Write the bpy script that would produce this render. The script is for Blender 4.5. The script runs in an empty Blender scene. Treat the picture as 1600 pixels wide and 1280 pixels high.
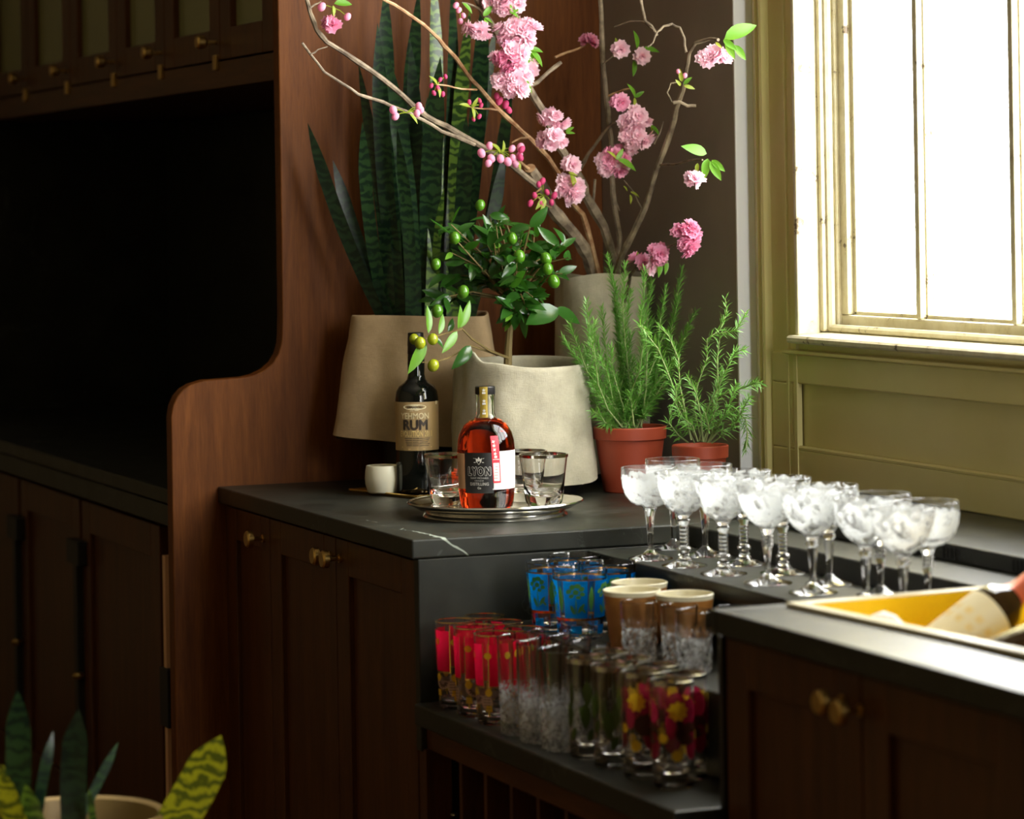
import bpy, math, random
from mathutils import Vector, Matrix, noise

random.seed(7)
C = bpy.context.scene
COL = C.collection

# ---------------------------------------------------------------- camera
cam_d = bpy.data.cameras.new('camera')
cam = bpy.data.objects.new('camera', cam_d)
COL.objects.link(cam)
C.camera = cam
YAW = math.atan(0.40625)
fwd = Vector((math.sin(YAW), math.cos(YAW), 0))
rgt = Vector((math.cos(YAW), -math.sin(YAW), 0))
up = Vector((0, 0, 1))
sr = 0.016
cr = math.sqrt(1 - sr * sr)
ax = rgt * cr - up * sr
ay = rgt * sr + up * cr
az = -fwd
cam.matrix_world = Matrix(((ax.x, ay.x, az.x, 0), (ax.y, ay.y, az.y, 0), (ax.z, ay.z, az.z, 1.46), (0, 0, 0, 1)))
cam_d.sensor_width = 36
cam_d.lens = 108
cam_d.shift_y = -0.2006
cam_d.clip_start = 0.05
cam_d.dof.use_dof = True
cam_d.dof.focus_distance = 5.55
cam_d.dof.aperture_fstop = 4.2

# ---------------------------------------------------------------- sky and daylight
world = bpy.data.worlds.new('overcast sky')
C.world = world
world.use_nodes = True
bg = world.node_tree.nodes['Background']
bg.inputs[0].default_value = (1.0, 1.0, 0.98, 1)
bg.inputs[1].default_value = 22.0


def portal(loc, sy, sz, back=False):
    d = bpy.data.lights.new('window_portal', 'AREA')
    d.shape = 'RECTANGLE'
    d.size = sy
    d.size_y = sz
    d.cycles.is_portal = True
    o = bpy.data.objects.new('window_portal', d)
    COL.objects.link(o)
    # local -Z looks to -X, local X along Y
    if back:    # looks to +Y
        o.matrix_world = Matrix(((1, 0, 0, loc[0]), (0, 0, -1, loc[1]), (0, 1, 0, loc[2]), (0, 0, 0, 1)))
    else:
        o.matrix_world = Matrix(((0, 0, 1, loc[0]), (1, 0, 0, loc[1]), (0, 1, 0, loc[2]), (0, 0, 0, 1)))


portal((2.84, 4.38, 2.20), 1.36, 2.04)
portal((2.20, -0.69, 2.15), 0.78, 2.5, True)

C.view_settings.view_transform = 'Standard'
C.view_settings.look = 'None'
C.view_settings.gamma = 1
C.view_settings.use_curve_mapping = False
C.view_settings.exposure = 0.0
cy = C.cycles
cy.max_bounces = 14
cy.diffuse_bounces = 4
cy.glossy_bounces = 6
cy.transmission_bounces = 12
cy.transparent_max_bounces = 16
cy.caustics_reflective = False
cy.caustics_refractive = True
cy.sample_clamp_indirect = 6
cy.use_denoising = True


# ---------------------------------------------------------------- materials
MATS = {}


def M(name, col, rough=0.5, metal=0.0, **k):
    m = bpy.data.materials.new(name)
    m.use_nodes = True
    nt = m.node_tree
    p = nt.nodes['Principled BSDF']
    p.inputs['Base Color'].default_value = (*col, 1)
    p.inputs['Roughness'].default_value = rough
    p.inputs['Metallic'].default_value = metal
    for key, val in k.items():
        p.inputs[key.replace('_', ' ')].default_value = val
    MATS[name] = m
    return m


class N:
    """tiny node helper"""
    def __init__(s, m):
        s.nt = m.node_tree
        s.p = s.nt.nodes.get('Principled BSDF')
        s.out = s.nt.nodes['Material Output']

    def n(s, t, ins=None, **props):
        nd = s.nt.nodes.new(t)
        for k, v in props.items():
            setattr(nd, k, v)
        for k, v in (ins or {}).items():
            s.set(nd, k, v)
        return nd

    def set(s, nd, k, v):
        sock = nd.inputs[k]
        if hasattr(v, 'is_output'):
            s.nt.links.new(v, sock)
        else:
            sock.default_value = v

    def coord(s, kind='Object', scale=(1, 1, 1)):
        tc = s.n('ShaderNodeTexCoord')
        mp = s.n('ShaderNodeMapping', {'Vector': tc.outputs[kind]})
        mp.inputs['Scale'].default_value = scale
        return mp.outputs[0]

    def noise(s, vec, scale, detail=3, rough=0.55, dist=0.0):
        nd = s.n('ShaderNodeTexNoise', {'Vector': vec, 'Scale': scale, 'Detail': detail, 'Roughness': rough, 'Distortion': dist})
        return nd.outputs[0]

    def ramp(s, fac, stops):
        r = s.n('ShaderNodeValToRGB', {'Fac': fac})
        e = r.color_ramp.elements
        while len(e) < len(stops):
            e.new(0.5)
        for el, (pos, c) in zip(e, stops):
            el.position = pos
            el.color = (*c, 1) if len(c) == 3 else c
        return r.outputs[0]

    def math(s, op, a, b=0.0, clamp=False):
        nd = s.n('ShaderNodeMath', operation=op, use_clamp=clamp)
        s.set(nd, 0, a)
        s.set(nd, 1, b)
        return nd.outputs[0]

    def mix(s, fac, a, b):
        nd = s.n('ShaderNodeMix', data_type='RGBA')
        s.set(nd, 0, fac)
        s.set(nd, 6, a if hasattr(a, 'is_output') else (*a, 1))
        s.set(nd, 7, b if hasattr(b, 'is_output') else (*b, 1))
        return nd.outputs[2]

    def bump(s, h, strength=0.2, dist=0.01):
        nd = s.n('ShaderNodeBump', {'Height': h, 'Strength': strength, 'Distance': dist})
        s.nt.links.new(nd.outputs[0], s.p.inputs['Normal'])

    def base(s, c):
        s.nt.links.new(c, s.p.inputs['Base Color'])


def wood(name, dark, light, rough=0.38, axis='Z'):
    m = M(name, light, rough, Specular_IOR_Level=0.28)
    g = N(m)
    sc = {'Z': (14, 14, 1.1), 'Y': (14, 1.1, 14), 'X': (1.1, 14, 14)}[axis]
    v = g.coord('Object', sc)
    a = g.noise(v, 3.0, 6, 0.62, 0.6)
    b = g.noise(v, 22.0, 3, 0.6)
    t = g.math('ADD', g.math('MULTIPLY', a, 0.72), g.math('MULTIPLY', b, 0.28))
    g.base(g.ramp(t, [(0.30, dark), (0.66, light)]))
    g.bump(b, 0.12, 0.002)
    return m


wood('wood', (0.044, 0.0135, 0.0035), (0.110, 0.038, 0.0095))
wood('wood_rail', (0.044, 0.0135, 0.0035), (0.110, 0.038, 0.0095), axis='Y')
wood('wood_panel', (0.078, 0.023, 0.0045), (0.185, 0.060, 0.0115), 0.45).node_tree.nodes['Principled BSDF'].inputs['Specular IOR Level'].default_value = 0.14
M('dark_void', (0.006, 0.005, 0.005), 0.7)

# soapstone with thin pale veins
m = M('soapstone', (0.022, 0.024, 0.023), 0.3, Specular_IOR_Level=0.36)
g = N(m)
geo = g.n('ShaderNodeNewGeometry').outputs['Position']
cl = g.noise(geo, 9.0, 5, 0.6)
wob = g.noise(geo, 7.0, 4, 0.6)
sep = g.n('ShaderNodeSeparateXYZ', {'Vector': geo})
# one vein crossing the corner of the worktop
lin = g.math('ADD', g.math('ADD', g.math('MULTIPLY', sep.outputs[0], 0.5277), g.math('MULTIPLY', sep.outputs[1], 0.0256)), g.math('MULTIPLY', sep.outputs[2], 0.849))
lin = g.math('ADD', g.math('SUBTRACT', lin, 1.841), g.math('MULTIPLY', g.math('SUBTRACT', wob, 0.5), 0.05))
thick = g.math('MULTIPLY', g.noise(geo, 16.0, 3), 0.0075)
vein = g.math('LESS_THAN', g.math('ABSOLUTE', lin), g.math('SUBTRACT', thick, g.math('ADD', 0.0018, g.math('MULTIPLY', g.math('ABSOLUTE', g.math('SUBTRACT', sep.outputs[1], 4.745)), 0.0075))))
vein = g.math('MULTIPLY', vein, g.math('MULTIPLY', g.math('GREATER_THAN', sep.outputs[1], 4.735), g.math('GREATER_THAN', sep.outputs[2], 0.8775)))
# hairline veins elsewhere
w2 = g.noise(geo, 2.6, 5, 0.6, 0.8)
hair = g.math('LESS_THAN', g.math('ABSOLUTE', g.math('SUBTRACT', w2, 0.5)), 0.0028)
hair = g.math('MULTIPLY', hair, g.math('MULTIPLY', g.noise(geo, 12.0, 2), 0.6))
base = g.ramp(cl, [(0.3, (0.0115, 0.0122, 0.0088)), (0.75, (0.030, 0.031, 0.0225))])
base = g.mix(g.math('MULTIPLY', hair, 0.5), base, (0.20, 0.21, 0.19))
base = g.mix(vein, base, (0.34, 0.38, 0.31))
g.base(base)
rg = g.math('ADD', g.math('MULTIPLY', cl, 0.25), 0.29)
g.nt.links.new(rg, g.p.inputs['Roughness'])
g.bump(g.noise(geo, 60.0, 3), 0.05, 0.002)

# painted plaster and joinery
def paint(name, c1, c2, rough=0.45, bs=0.08):
    m = M(name, c1, rough)
    g = N(m)
    v = g.coord('Object')
    t = g.noise(v, 3.5, 4)
    g.base(g.ramp(t, [(0.35, c1), (0.7, c2)]))
    g.bump(g.noise(v, 30.0, 4), bs, 0.003)
    return m


paint('grey_plaster', (0.27, 0.235, 0.195), (0.32, 0.28, 0.235), 0.7)
paint('white_edge', (0.86, 0.88, 0.89), (0.90, 0.91, 0.92), 0.5)
paint('olive_paint', (0.62, 0.54, 0.20), (0.68, 0.60, 0.26), 0.38)
m = paint('sash_paint', (0.60, 0.55, 0.36), (0.70, 0.65, 0.47), 0.4)
g = N(m)
v = g.coord('Object', (1, 1, 1))
ch = g.ramp(g.noise(v, 22.0, 6, 0.7), [(0.34, (0.12, 0.08, 0.04)), (0.39, (0.58, 0.52, 0.33)), (0.6, (0.68, 0.63, 0.45))])
g.base(ch)
paint('room_wall', (0.24, 0.18, 0.09), (0.28, 0.21, 0.105), 0.8)
paint('room_ceiling', (0.32, 0.28, 0.21), (0.36, 0.31, 0.24), 0.8)
wood('floor_wood', (0.05, 0.022, 0.009), (0.11, 0.05, 0.02), 0.4, 'Y')

# window glass: clear sheet, a little mirror
m = bpy.data.materials.new('window_glass')
m.use_nodes = True
MATS['window_glass'] = m
g = N(m)
g.nt.nodes.remove(g.p)
tr = g.n('ShaderNodeBsdfTransparent')
gl = g.n('ShaderNodeBsdfGlossy', {'Roughness': 0.02})
lw = g.n('ShaderNodeLayerWeight', {'Blend': 0.5})
fr = g.math('ADD', g.math('MULTIPLY', g.math('POWER', lw.outputs['Facing'], 5.0), 0.5), 0.03)
mx = g.n('ShaderNodeMixShader', {0: fr, 1: tr.outputs[0], 2: gl.outputs[0]})
g.nt.links.new(mx.outputs[0], g.out.inputs[0])

M('reeded_glass', (0.24, 0.25, 0.11), 0.25)
M('brass', (0.62, 0.40, 0.12), 0.28, 1.0)
M('old_brass', (0.42, 0.27, 0.08), 0.35, 1.0)
M('yellow_basin', (0.90, 0.60, 0.01), 0.3, 0.1)
M('basin_rim', (0.86, 0.78, 0.55), 0.25)
M('silver', (0.78, 0.77, 0.72), 0.14, 1.0)
M('silver_rim', (0.55, 0.53, 0.48), 0.15, 1.0)
M('gold_rim', (0.80, 0.52, 0.16), 0.18, 1.0)
M('steel', (0.35, 0.34, 0.31), 0.3, 1.0)
M('black_iron', (0.006, 0.006, 0.006), 0.5)
M('glass', (1, 1, 1), 0.0, 0.0, Transmission_Weight=1.0, IOR=1.45)
M('clear_glass', (0.97, 0.98, 0.97), 0.0, 0.0, Transmission_Weight=1.0, IOR=1.3)
M('amber_spirit', (0.66, 0.042, 0.006), 0.0, 0.0, Transmission_Weight=1.0, IOR=1.36)
M('black_glass', (0.004, 0.005, 0.004), 0.05, 0.0)
M('green_wine_glass', (0.03, 0.014, 0.004), 0.06, 0.0)
M('seal_black', (0.008, 0.007, 0.007), 0.35)
M('ceramic_white', (0.80, 0.78, 0.62), 0.3)
M('terracotta', (0.40, 0.065, 0.028), 0.5)
M('soil', (0.012, 0.008, 0.005), 0.95)
M('inner_pot', (0.010, 0.009, 0.009), 0.6)
M('tan_clay', (0.36, 0.145, 0.026), 0.5)
M('cream_glaze', (0.74, 0.68, 0.47), 0.3)
M('planter', (0.30, 0.20, 0.075), 0.5)
M('label_tan', (0.42, 0.29, 0.13), 0.55)
M('label_black', (0.018, 0.017, 0.016), 0.45)
M('label_white', (0.86, 0.80, 0.74), 0.5)
M('label_orange', (0.80, 0.48, 0.27), 0.5)
M('label_red', (0.80, 0.035, 0.06), 0.5)
M('label_cream', (0.86, 0.76, 0.48), 0.5)
M('ink_white', (0.85, 0.84, 0.78), 0.5)
M('ink_gold', (0.85, 0.66, 0.28), 0.45)
M('ink_dark', (0.05, 0.035, 0.025), 0.5)
M('ink_purple', (0.30, 0.01, 0.12), 0.5)
M('strip_gold', (0.50, 0.36, 0.06), 0.4, 0.3)
M('foil_red', (0.62, 0.13, 0.06), 0.3, 0.2)
M('cotton', (0.88, 0.84, 0.78), 0.9)

# cut and etched glass
def etched(name, scale, lo, hi, amt, band=None):
    m = M(name, (1, 1, 1), 0.0, 0.0, Transmission_Weight=1.0, IOR=1.45)
    g = N(m)
    v = g.coord('Object')
    a = g.noise(v, scale, 5, 0.65, 1.2)
    t = g.ramp(a, [(lo, (0, 0, 0)), (hi, (1, 1, 1))])
    if band:
        sz = g.n('ShaderNodeSeparateXYZ', {'Vector': v}).outputs[2]
        wob = g.math('MULTIPLY', g.math('SUBTRACT', g.noise(v, 55.0, 3), 0.5), 0.03)
        zz = g.math('ADD', sz, wob)
        t = g.math('MULTIPLY', t, g.math('MULTIPLY', g.math('GREATER_THAN', zz, band[0]), g.math('LESS_THAN', zz, band[1])))
    df = g.n('ShaderNodeBsdfDiffuse', {'Color': (0.92, 0.94, 0.93, 1)})
    tl = g.n('ShaderNodeBsdfTranslucent', {'Color': (0.92, 0.94, 0.93, 1)})
    ad = g.n('ShaderNodeMixShader', {0: 0.55, 1: df.outputs[0], 2: tl.outputs[0]})
    tr = g.n('ShaderNodeBsdfTransparent')
    cl_ = g.n('ShaderNodeMixShader', {0: 0.12, 1: g.p.outputs[0], 2: tr.outputs[0]})
    mx = g.n('ShaderNodeMixShader', {0: g.math('MULTIPLY', t, amt), 1: cl_.outputs[0], 2: ad.outputs[0]})
    g.nt.links.new(mx.outputs[0], g.out.inputs[0])
    return m


etched('etched_floral', 24.0, 0.40, 0.47, 0.80, (0.091, 0.136))
etched('etched_leafy', 52.0, 0.46, 0.52, 0.80, (0.093, 0.148))
etched('cut_crystal_sparkle', 110.0, 0.49, 0.57, 0.52)  # random white flecks painted in for the sparkle of the cut facets


# translucent sheet stuff: petals, leaves, enamel
def sheet(name, col, tcol, tfac=0.4, rough=0.4, spec=0.4, clear=0.0):
    m = M(name, col, rough)
    g = N(m)
    g.p.inputs['Specular IOR Level'].default_value = spec
    tl = g.n('ShaderNodeBsdfTranslucent', {'Color': (*tcol, 1)})
    mx = g.n('ShaderNodeMixShader', {0: tfac, 1: g.p.outputs[0], 2: tl.outputs[0]})
    last = mx
    if clear:
        t = g.n('ShaderNodeBsdfTransparent', {'Color': (*tcol, 1)})
        last = g.n('ShaderNodeMixShader', {0: clear, 1: mx.outputs[0], 2: t.outputs[0]})
    g.nt.links.new(last.outputs[0], g.out.inputs[0])
    return m


sheet('petal_pale', (0.96, 0.70, 0.79), (0.96, 0.62, 0.73), 0.40, 0.6, 0.2)
sheet('petal_pink', (0.90, 0.44, 0.62), (0.92, 0.36, 0.56), 0.38, 0.6, 0.2)
sheet('bud_pink', (0.62, 0.07, 0.20), (0.65, 0.07, 0.2), 0.3, 0.5, 0.3)
sheet('cherry_leaf', (0.13, 0.33, 0.03), (0.25, 0.50, 0.03), 0.4, 0.35)
sheet('cherry_leaf_young', (0.30, 0.38, 0.04), (0.45, 0.5, 0.05), 0.4, 0.4)
sheet('citrus_leaf', (0.026, 0.095, 0.012), (0.06, 0.22, 0.012), 0.25, 0.22, 0.6)
sheet('citrus_leaf_young', (0.14, 0.33, 0.03), (0.26, 0.48, 0.03), 0.35, 0.3, 0.5)
sheet('rosemary_needle', (0.19, 0.43, 0.085), (0.25, 0.52, 0.06), 0.3, 0.4, 0.4)
sheet('rosemary_stem', (0.34, 0.40, 0.17), (0.3, 0.4, 0.15), 0.1, 0.6, 0.2)
sheet('enamel_blue', (0.0, 0.20, 0.62), (0.0, 0.36, 0.95), 0.5, 0.15, 0.5, 0.15)
sheet('enamel_red', (0.85, 0.003, 0.035), (1.0, 0.012, 0.07), 0.5, 0.15, 0.5, 0.12)
sheet('enamel_green', (0.09, 0.28, 0.06), (0.12, 0.40, 0.05), 0.3, 0.3)
sheet('enamel_leaf', (0.05, 0.085, 0.015), (0.07, 0.13, 0.01), 0.3, 0.3)
sheet('enamel_crimson', (0.26, 0.008, 0.03), (0.40, 0.01, 0.05), 0.35, 0.3)
sheet('enamel_brown', (0.06, 0.018, 0.008), (0.08, 0.02, 0.01), 0.2, 0.3)
sheet('enamel_yellow', (0.80, 0.50, 0.02), (0.8, 0.5, 0.02), 0.3, 0.3)
sheet('enamel_blush', (0.62, 0.42, 0.33), (0.6, 0.4, 0.3), 0.3, 0.3)
M('kumquat_green', (0.055, 0.16, 0.008), 0.2)
M('kumquat_ripening', (0.26, 0.29, 0.012), 0.22)

m = M('cherry_bark', (0.16, 0.11, 0.07), 0.75)
g = N(m)
v = g.coord('Object')
g.base(g.ramp(g.noise(v, 40, 4), [(0.35, (0.10, 0.07, 0.045)), (0.7, (0.34, 0.27, 0.18))]))
g.bump(g.noise(v, 120, 3), 0.5, 0.002)
m = M('cherry_bark_young', (0.40, 0.22, 0.10), 0.6)
g = N(m)
g.base(g.ramp(g.noise(g.coord('Object'), 60, 4), [(0.35, (0.26, 0.12, 0.05)), (0.7, (0.50, 0.33, 0.17))]))
M('citrus_bark', (0.17, 0.12, 0.035), 0.7)

# linen weave
def linen(name, c1, c2):
    m = M(name, c1, 0.95)
    g = N(m)
    v = g.coord('Object')
    n1 = g.noise(v, 14, 5, 0.65)
    n2 = g.noise(g.coord('Object', (1, 1, 0.10)), 900, 2)
    n3 = g.noise(g.coord('Object', (0.10, 0.10, 1)), 900, 2)
    w = g.math('ADD', n2, n3)
    t = g.math('ADD', g.math('MULTIPLY', n1, 0.7), g.math('MULTIPLY', w, 0.15))
    g.base(g.ramp(t, [(0.3, c1), (0.7, c2)]))
    g.bump(g.math('ADD', g.math('MULTIPLY', g.noise(v, 26, 3, 0.5, 0.2), 1.0), g.math('MULTIPLY', w, 0.16)), 0.34, 0.008)
    return m


linen('linen_grey', (0.31, 0.285, 0.205), (0.53, 0.49, 0.365))
linen('linen_tan', (0.36, 0.25, 0.13), (0.50, 0.36, 0.20))

# snake plant: cross bands and a paler margin
def snake(name, c1, c2):
    m = M(name, c1, 0.32)
    g = N(m)
    v = g.coord('Object', (1, 1, 1))
    nn = g.noise(v, 10, 3)
    wv = g.n('ShaderNodeTexWave', {'Vector': v, 'Scale': 17.0, 'Distortion': 9.0, 'Detail': 3.0, 'Detail Scale': 2.5})
    wv.wave_type = 'BANDS'
    wv.bands_direction = 'Z'
    g.base(g.ramp(wv.outputs[0], [(0.25, c1), (0.75, c2)]))
    return m


snake('snake_leaf', (0.004, 0.017, 0.008), (0.017, 0.048, 0.014))
snake('snake_leaf_shaded', (0.003, 0.009, 0.004), (0.008, 0.022, 0.008))  # darker leaf tone; shade beside the end panel put into the colour
snake('snake_leaf_bright', (0.018, 0.048, 0.010), (0.10, 0.18, 0.025))
snake('snake_leaf_gold', (0.09, 0.11, 0.006), (0.40, 0.40, 0.012))


# ---------------------------------------------------------------- mesh helpers
class MB:
    def __init__(s):
        s.v, s.f = [], []

    def add(s, vs, fs):
        o = len(s.v)
        s.v += [tuple(p) for p in vs]
        s.f += [tuple(i + o for i in f) for f in fs]
        return s

    def box(s, a, b):
        (x0, y0, z0), (x1, y1, z1) = a, b
        x0, x1 = min(x0, x1), max(x0, x1)
        y0, y1 = min(y0, y1), max(y0, y1)
        z0, z1 = min(z0, z1), max(z0, z1)
        return s.add([(x0, y0, z0), (x1, y0, z0), (x1, y1, z0), (x0, y1, z0), (x0, y0, z1), (x1, y0, z1), (x1, y1, z1), (x0, y1, z1)],
                     [(0, 3, 2, 1), (4, 5, 6, 7), (0, 1, 5, 4), (1, 2, 6, 5), (2, 3, 7, 6), (3, 0, 4, 7)])

    def prism(s, poly, axis, a, b):
        """poly in the two other axes, extruded along axis from a to b"""
        n = len(poly)
        def mk(p, t):
            return {'Y': (p[0], t, p[1]), 'Z': (p[0], p[1], t), 'X': (t, p[0], p[1])}[axis]
        vs = [mk(p, a) for p in poly] + [mk(p, b) for p in poly]
        fs = [tuple(range(n)), tuple(range(2 * n - 1, n - 1, -1))]
        fs += [(i, i + n, (i + 1) % n + n, (i + 1) % n) for i in range(n)]
        return s.add(vs, fs)

    def lathe(s, prof, seg=32, rad=None, sx=1.0, sy=1.0, c=(0, 0, 0)):
        """prof [(r, z)]; ends on the axis are closed; rad(phi, k, r, z) may change the radius"""
        base = len(s.v)
        rows = []
        for k, (r, z) in enumerate(prof):
            if r < 1e-6:
                rows.append([len(s.v)])
                s.v.append((c[0], c[1], c[2] + z))
            else:
                row = []
                for i in range(seg):
                    a = 2 * math.pi * i / seg
                    rr = rad(a, k, r, z) if rad else r
                    zz = z
                    if isinstance(rr, tuple):
                        rr, zz = rr
                    row.append(len(s.v))
                    s.v.append((c[0] + rr * math.cos(a) * sx, c[1] + rr * math.sin(a) * sy, c[2] + zz))
                rows.append(row)
        for p, q in zip(rows, rows[1:]):
            if len(p) == 1 and len(q) == 1:
                continue
            for i in range(seg):
                j = (i + 1) % seg
                if len(p) == 1:
                    s.f.append((p[0], q[j], q[i]))
                elif len(q) == 1:
                    s.f.append((p[i], p[j], q[0]))
                else:
                    s.f.append((p[i], p[j], q[j], q[i]))
        return s

    def tube(s, pts, rads, seg=6, cap=True):
        pts = [Vector(p) for p in pts]
        if not isinstance(rads, (list, tuple)):
            rads = [rads] * len(pts)
        rows = []
        ref = Vector((0.31, 0.17, 0.93))
        for i, p in enumerate(pts):
            t = (pts[min(i + 1, len(pts) - 1)] - pts[max(i - 1, 0)])
            if t.length < 1e-9:
                t = Vector((0, 0, 1))
            t.normalize()
            if abs(t.dot(ref)) > 0.97:
                ref = Vector((0.9, 0.3, 0.1))
            u = (ref - t * ref.dot(t)).normalized()
            w = t.cross(u)
            row = []
            for k in range(seg):
                a = 2 * math.pi * k / seg
                row.append(len(s.v))
                s.v.append(tuple(p + (u * math.cos(a) + w * math.sin(a)) * rads[i]))
            rows.append(row)
        for p, q in zip(rows, rows[1:]):
            for i in range(seg):
                j = (i + 1) % seg
                s.f.append((p[i], p[j], q[j], q[i]))
        if cap:
            s.f.append(tuple(reversed(rows[0])))
            s.f.append(tuple(rows[-1]))
        return s

    def ball(s, c, rx, ry=None, rz=None, seg=10, rings=7, M3=None):
        ry = rx if ry is None else ry
        rz = rx if rz is None else rz
        b = MB()
        b.lathe([(math.sin(math.pi * k / rings), -math.cos(math.pi * k / rings)) if 0 < k < rings else (0, -math.cos(math.pi * k / rings)) for k in range(rings + 1)], seg)
        vs = []
        for v in b.v:
            p = Vector((v[0] * rx, v[1] * ry, v[2] * rz))
            if M3:
                p = M3 @ p
            vs.append(tuple(p + Vector(c)))
        return s.add(vs, b.f)

    def build(s, name, mat, parent=None, smooth=True, world=False, bevel=0.0, angle=35):
        me = bpy.data.meshes.new(name)
        vs = s.v
        if world and parent is not None:
            L = WL[parent.name]
            vs = [(p[0] - L[0], p[1] - L[1], p[2] - L[2]) for p in vs]
        me.from_pydata(vs, [], s.f)
        me.materials.append(MATS[mat] if isinstance(mat, str) else mat)
        if smooth:
            me.polygons.foreach_set('use_smooth', [True] * len(me.polygons))
            me.set_sharp_from_angle(angle=math.radians(angle))
        me.update()
        o = bpy.data.objects.new(name, me)
        COL.objects.link(o)
        if parent is not None:
            o.parent = parent
        if bevel:
            b = o.modifiers.new('bevel', 'BEVEL')
            b.width = bevel
            b.segments = 2
            b.limit_method = 'ANGLE'
            b.angle_limit = math.radians(40)
        return o


WL = {}


def tag(o, label=None, cat=None, group=None, kind=None):
    if label:
        o['label'] = label
    if cat:
        o['category'] = cat
    if group:
        o['group'] = group
    if kind:
        o['kind'] = kind
    return o


def thing(name, label, cat, loc=(0, 0, 0), rz=0.0, group=None):
    o = bpy.data.objects.new(name, None)
    COL.objects.link(o)
    o.empty_display_size = 0.05
    o.location = loc
    o.rotation_euler = (0, 0, rz)
    WL[o.name] = Vector(loc)
    if o.parent:
        WL[o.name] += WL[o.parent.name]
    return tag(o, label, cat, group)


def copy_tree(o, parent=None):
    c = o.copy()
    COL.objects.link(c)
    if parent is not None:
        c.parent = parent
    for ch in o.children:
        copy_tree(ch, c)
    return c


def child_loc(o):
    """register world position for a mesh used as a parent of world-space sub-parts"""
    WL[o.name] = WL[o.parent.name].copy() if o.parent else Vector((0, 0, 0))
    return o


def struct(name, mb, mat, smooth=False, bevel=0.0):
    return tag(mb.build(name, mat, None, smooth, bevel=bevel), kind='structure')


CAM_DIR = math.atan2(-fwd.y, -fwd.x)     # angle on a round object that faces the front of the bar


def patch(mb, rf, a0, a1, z0, z1, off=0.0005, na=10, nz=6, tilt=0.0):
    """strip of a surface of revolution, r = rf(z); angles measured from the front, rising to the right"""
    vs, fs = [], []
    for j in range(nz + 1):
        z = z0 + (z1 - z0) * j / nz
        for i in range(na + 1):
            a = CAM_DIR + a0 + (a1 - a0) * i / na + tilt * (z - z0)
            r = rf(z) + off
            vs.append((r * math.cos(a), r * math.sin(a), z))
    for j in range(nz):
        for i in range(na):
            k = j * (na + 1) + i
            fs.append((k, k + 1, k + na + 2, k + na + 1))
    return mb.add(vs, fs)


def wrap(mb, polys, rf, a0, z0, off=0.001, tilt=0.0):
    """flat outlines (x along the girth, y up) laid on a round surface"""
    for poly in polys:
        n = len(poly)
        cx = sum(p[0] for p in poly) / n
        cyy = sum(p[1] for p in poly) / n
        vs = []
        for x, y in [(cx, cyy)] + list(poly):
            z = z0 + y
            r = rf(z) + off
            a = CAM_DIR + a0 + x / rf(z0) + tilt * y
            vs.append((r * math.cos(a), r * math.sin(a), z))
        mb.add(vs, [(0, i + 1, (i + 1) % n + 1) for i in range(n)])
    return mb


def text_polys(s, size, bold=0.0, xs=1.0, spc=1.0):
    """mesh of a line of letters centred on x = 0: verts and faces"""
    cu = bpy.data.curves.new('lettering', 'FONT')
    cu.body = s
    cu.size = 1.0      # filled at unit size, then shrunk: tiny outlines fill badly
    cu.align_x = 'CENTER'
    cu.resolution_u = 3
    cu.space_character = spc
    ob = bpy.data.objects.new('lettering', cu)
    COL.objects.link(ob)
    dg = bpy.context.evaluated_depsgraph_get()
    me = ob.evaluated_get(dg).to_mesh()
    vs = [(v.co.x * xs * size, v.co.y * size) for v in me.vertices]
    fs = [tuple(p.vertices) for p in me.polygons]
    if bold:       # heavier stroke: the same letters laid a hair apart
        v0, f0 = list(vs), list(fs)
        for dx, dy in [(bold * math.cos(q * math.pi / 4), bold * math.sin(q * math.pi / 4)) for q in range(8)]:
            k = len(vs)
            vs += [(x + dx, y + dy) for x, y in v0]
            fs += [tuple(i + k for i in f) for f in f0]
    ob.evaluated_get(dg).to_mesh_clear()
    bpy.data.objects.remove(ob)
    bpy.data.curves.remove(cu)
    return vs, fs


def wrap_text(mb, s, size, rf, a0, z0, off=0.0012, bold=0.0, xs=1.0, rot=0.0, spc=1.0):
    vs, fs = text_polys(s, size, bold, xs, spc)
    if rot:
        vs = [(x * math.cos(rot) - y * math.sin(rot), x * math.sin(rot) + y * math.cos(rot)) for x, y in vs]
    out = []
    for x, y in vs:
        z = z0 + y
        r = rf(z0) + off
        a = CAM_DIR + a0 + x / rf(z0)
        out.append((r * math.cos(a), r * math.sin(a), z))
    return mb.add(out, fs)


def interp(prof):
    pr = sorted((z, r) for r, z in prof)
    def f(z):
        if z <= pr[0][0]:
            return pr[0][1]
        for (z0, r0), (z1, r1) in zip(pr, pr[1:]):
            if z <= z1:
                return r0 + (r1 - r0) * (z - z0) / max(1e-9, z1 - z0)
        return pr[-1][1]
    return f


def motifs(name, mat, t, polys, rf, a0, z0, off, join=False, kind=None):
    """each outline its own thin part, or all of them joined as one print"""
    for grp in ([polys] if join else [[q] for q in polys]):
        o = wrap(MB(), grp, rf, a0, z0, off).build(name, mat, t)
        if kind:
            o['kind'] = kind


def star(cx, cy_, ro, ri, n, ph=0.0):
    return [(cx + (ro if k % 2 == 0 else ri) * math.cos(ph + math.pi * k / n), cy_ + (ro if k % 2 == 0 else ri) * math.sin(ph + math.pi * k / n)) for k in range(2 * n)]


def oval(cx, cy_, rx, ry, n=12, rot=0.0):
    out = []
    for k in range(n):
        a = 2 * math.pi * k / n
        x, y = rx * math.cos(a), ry * math.sin(a)
        out.append((cx + x * math.cos(rot) - y * math.sin(rot), cy_ + x * math.sin(rot) + y * math.cos(rot)))
    return out


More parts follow.
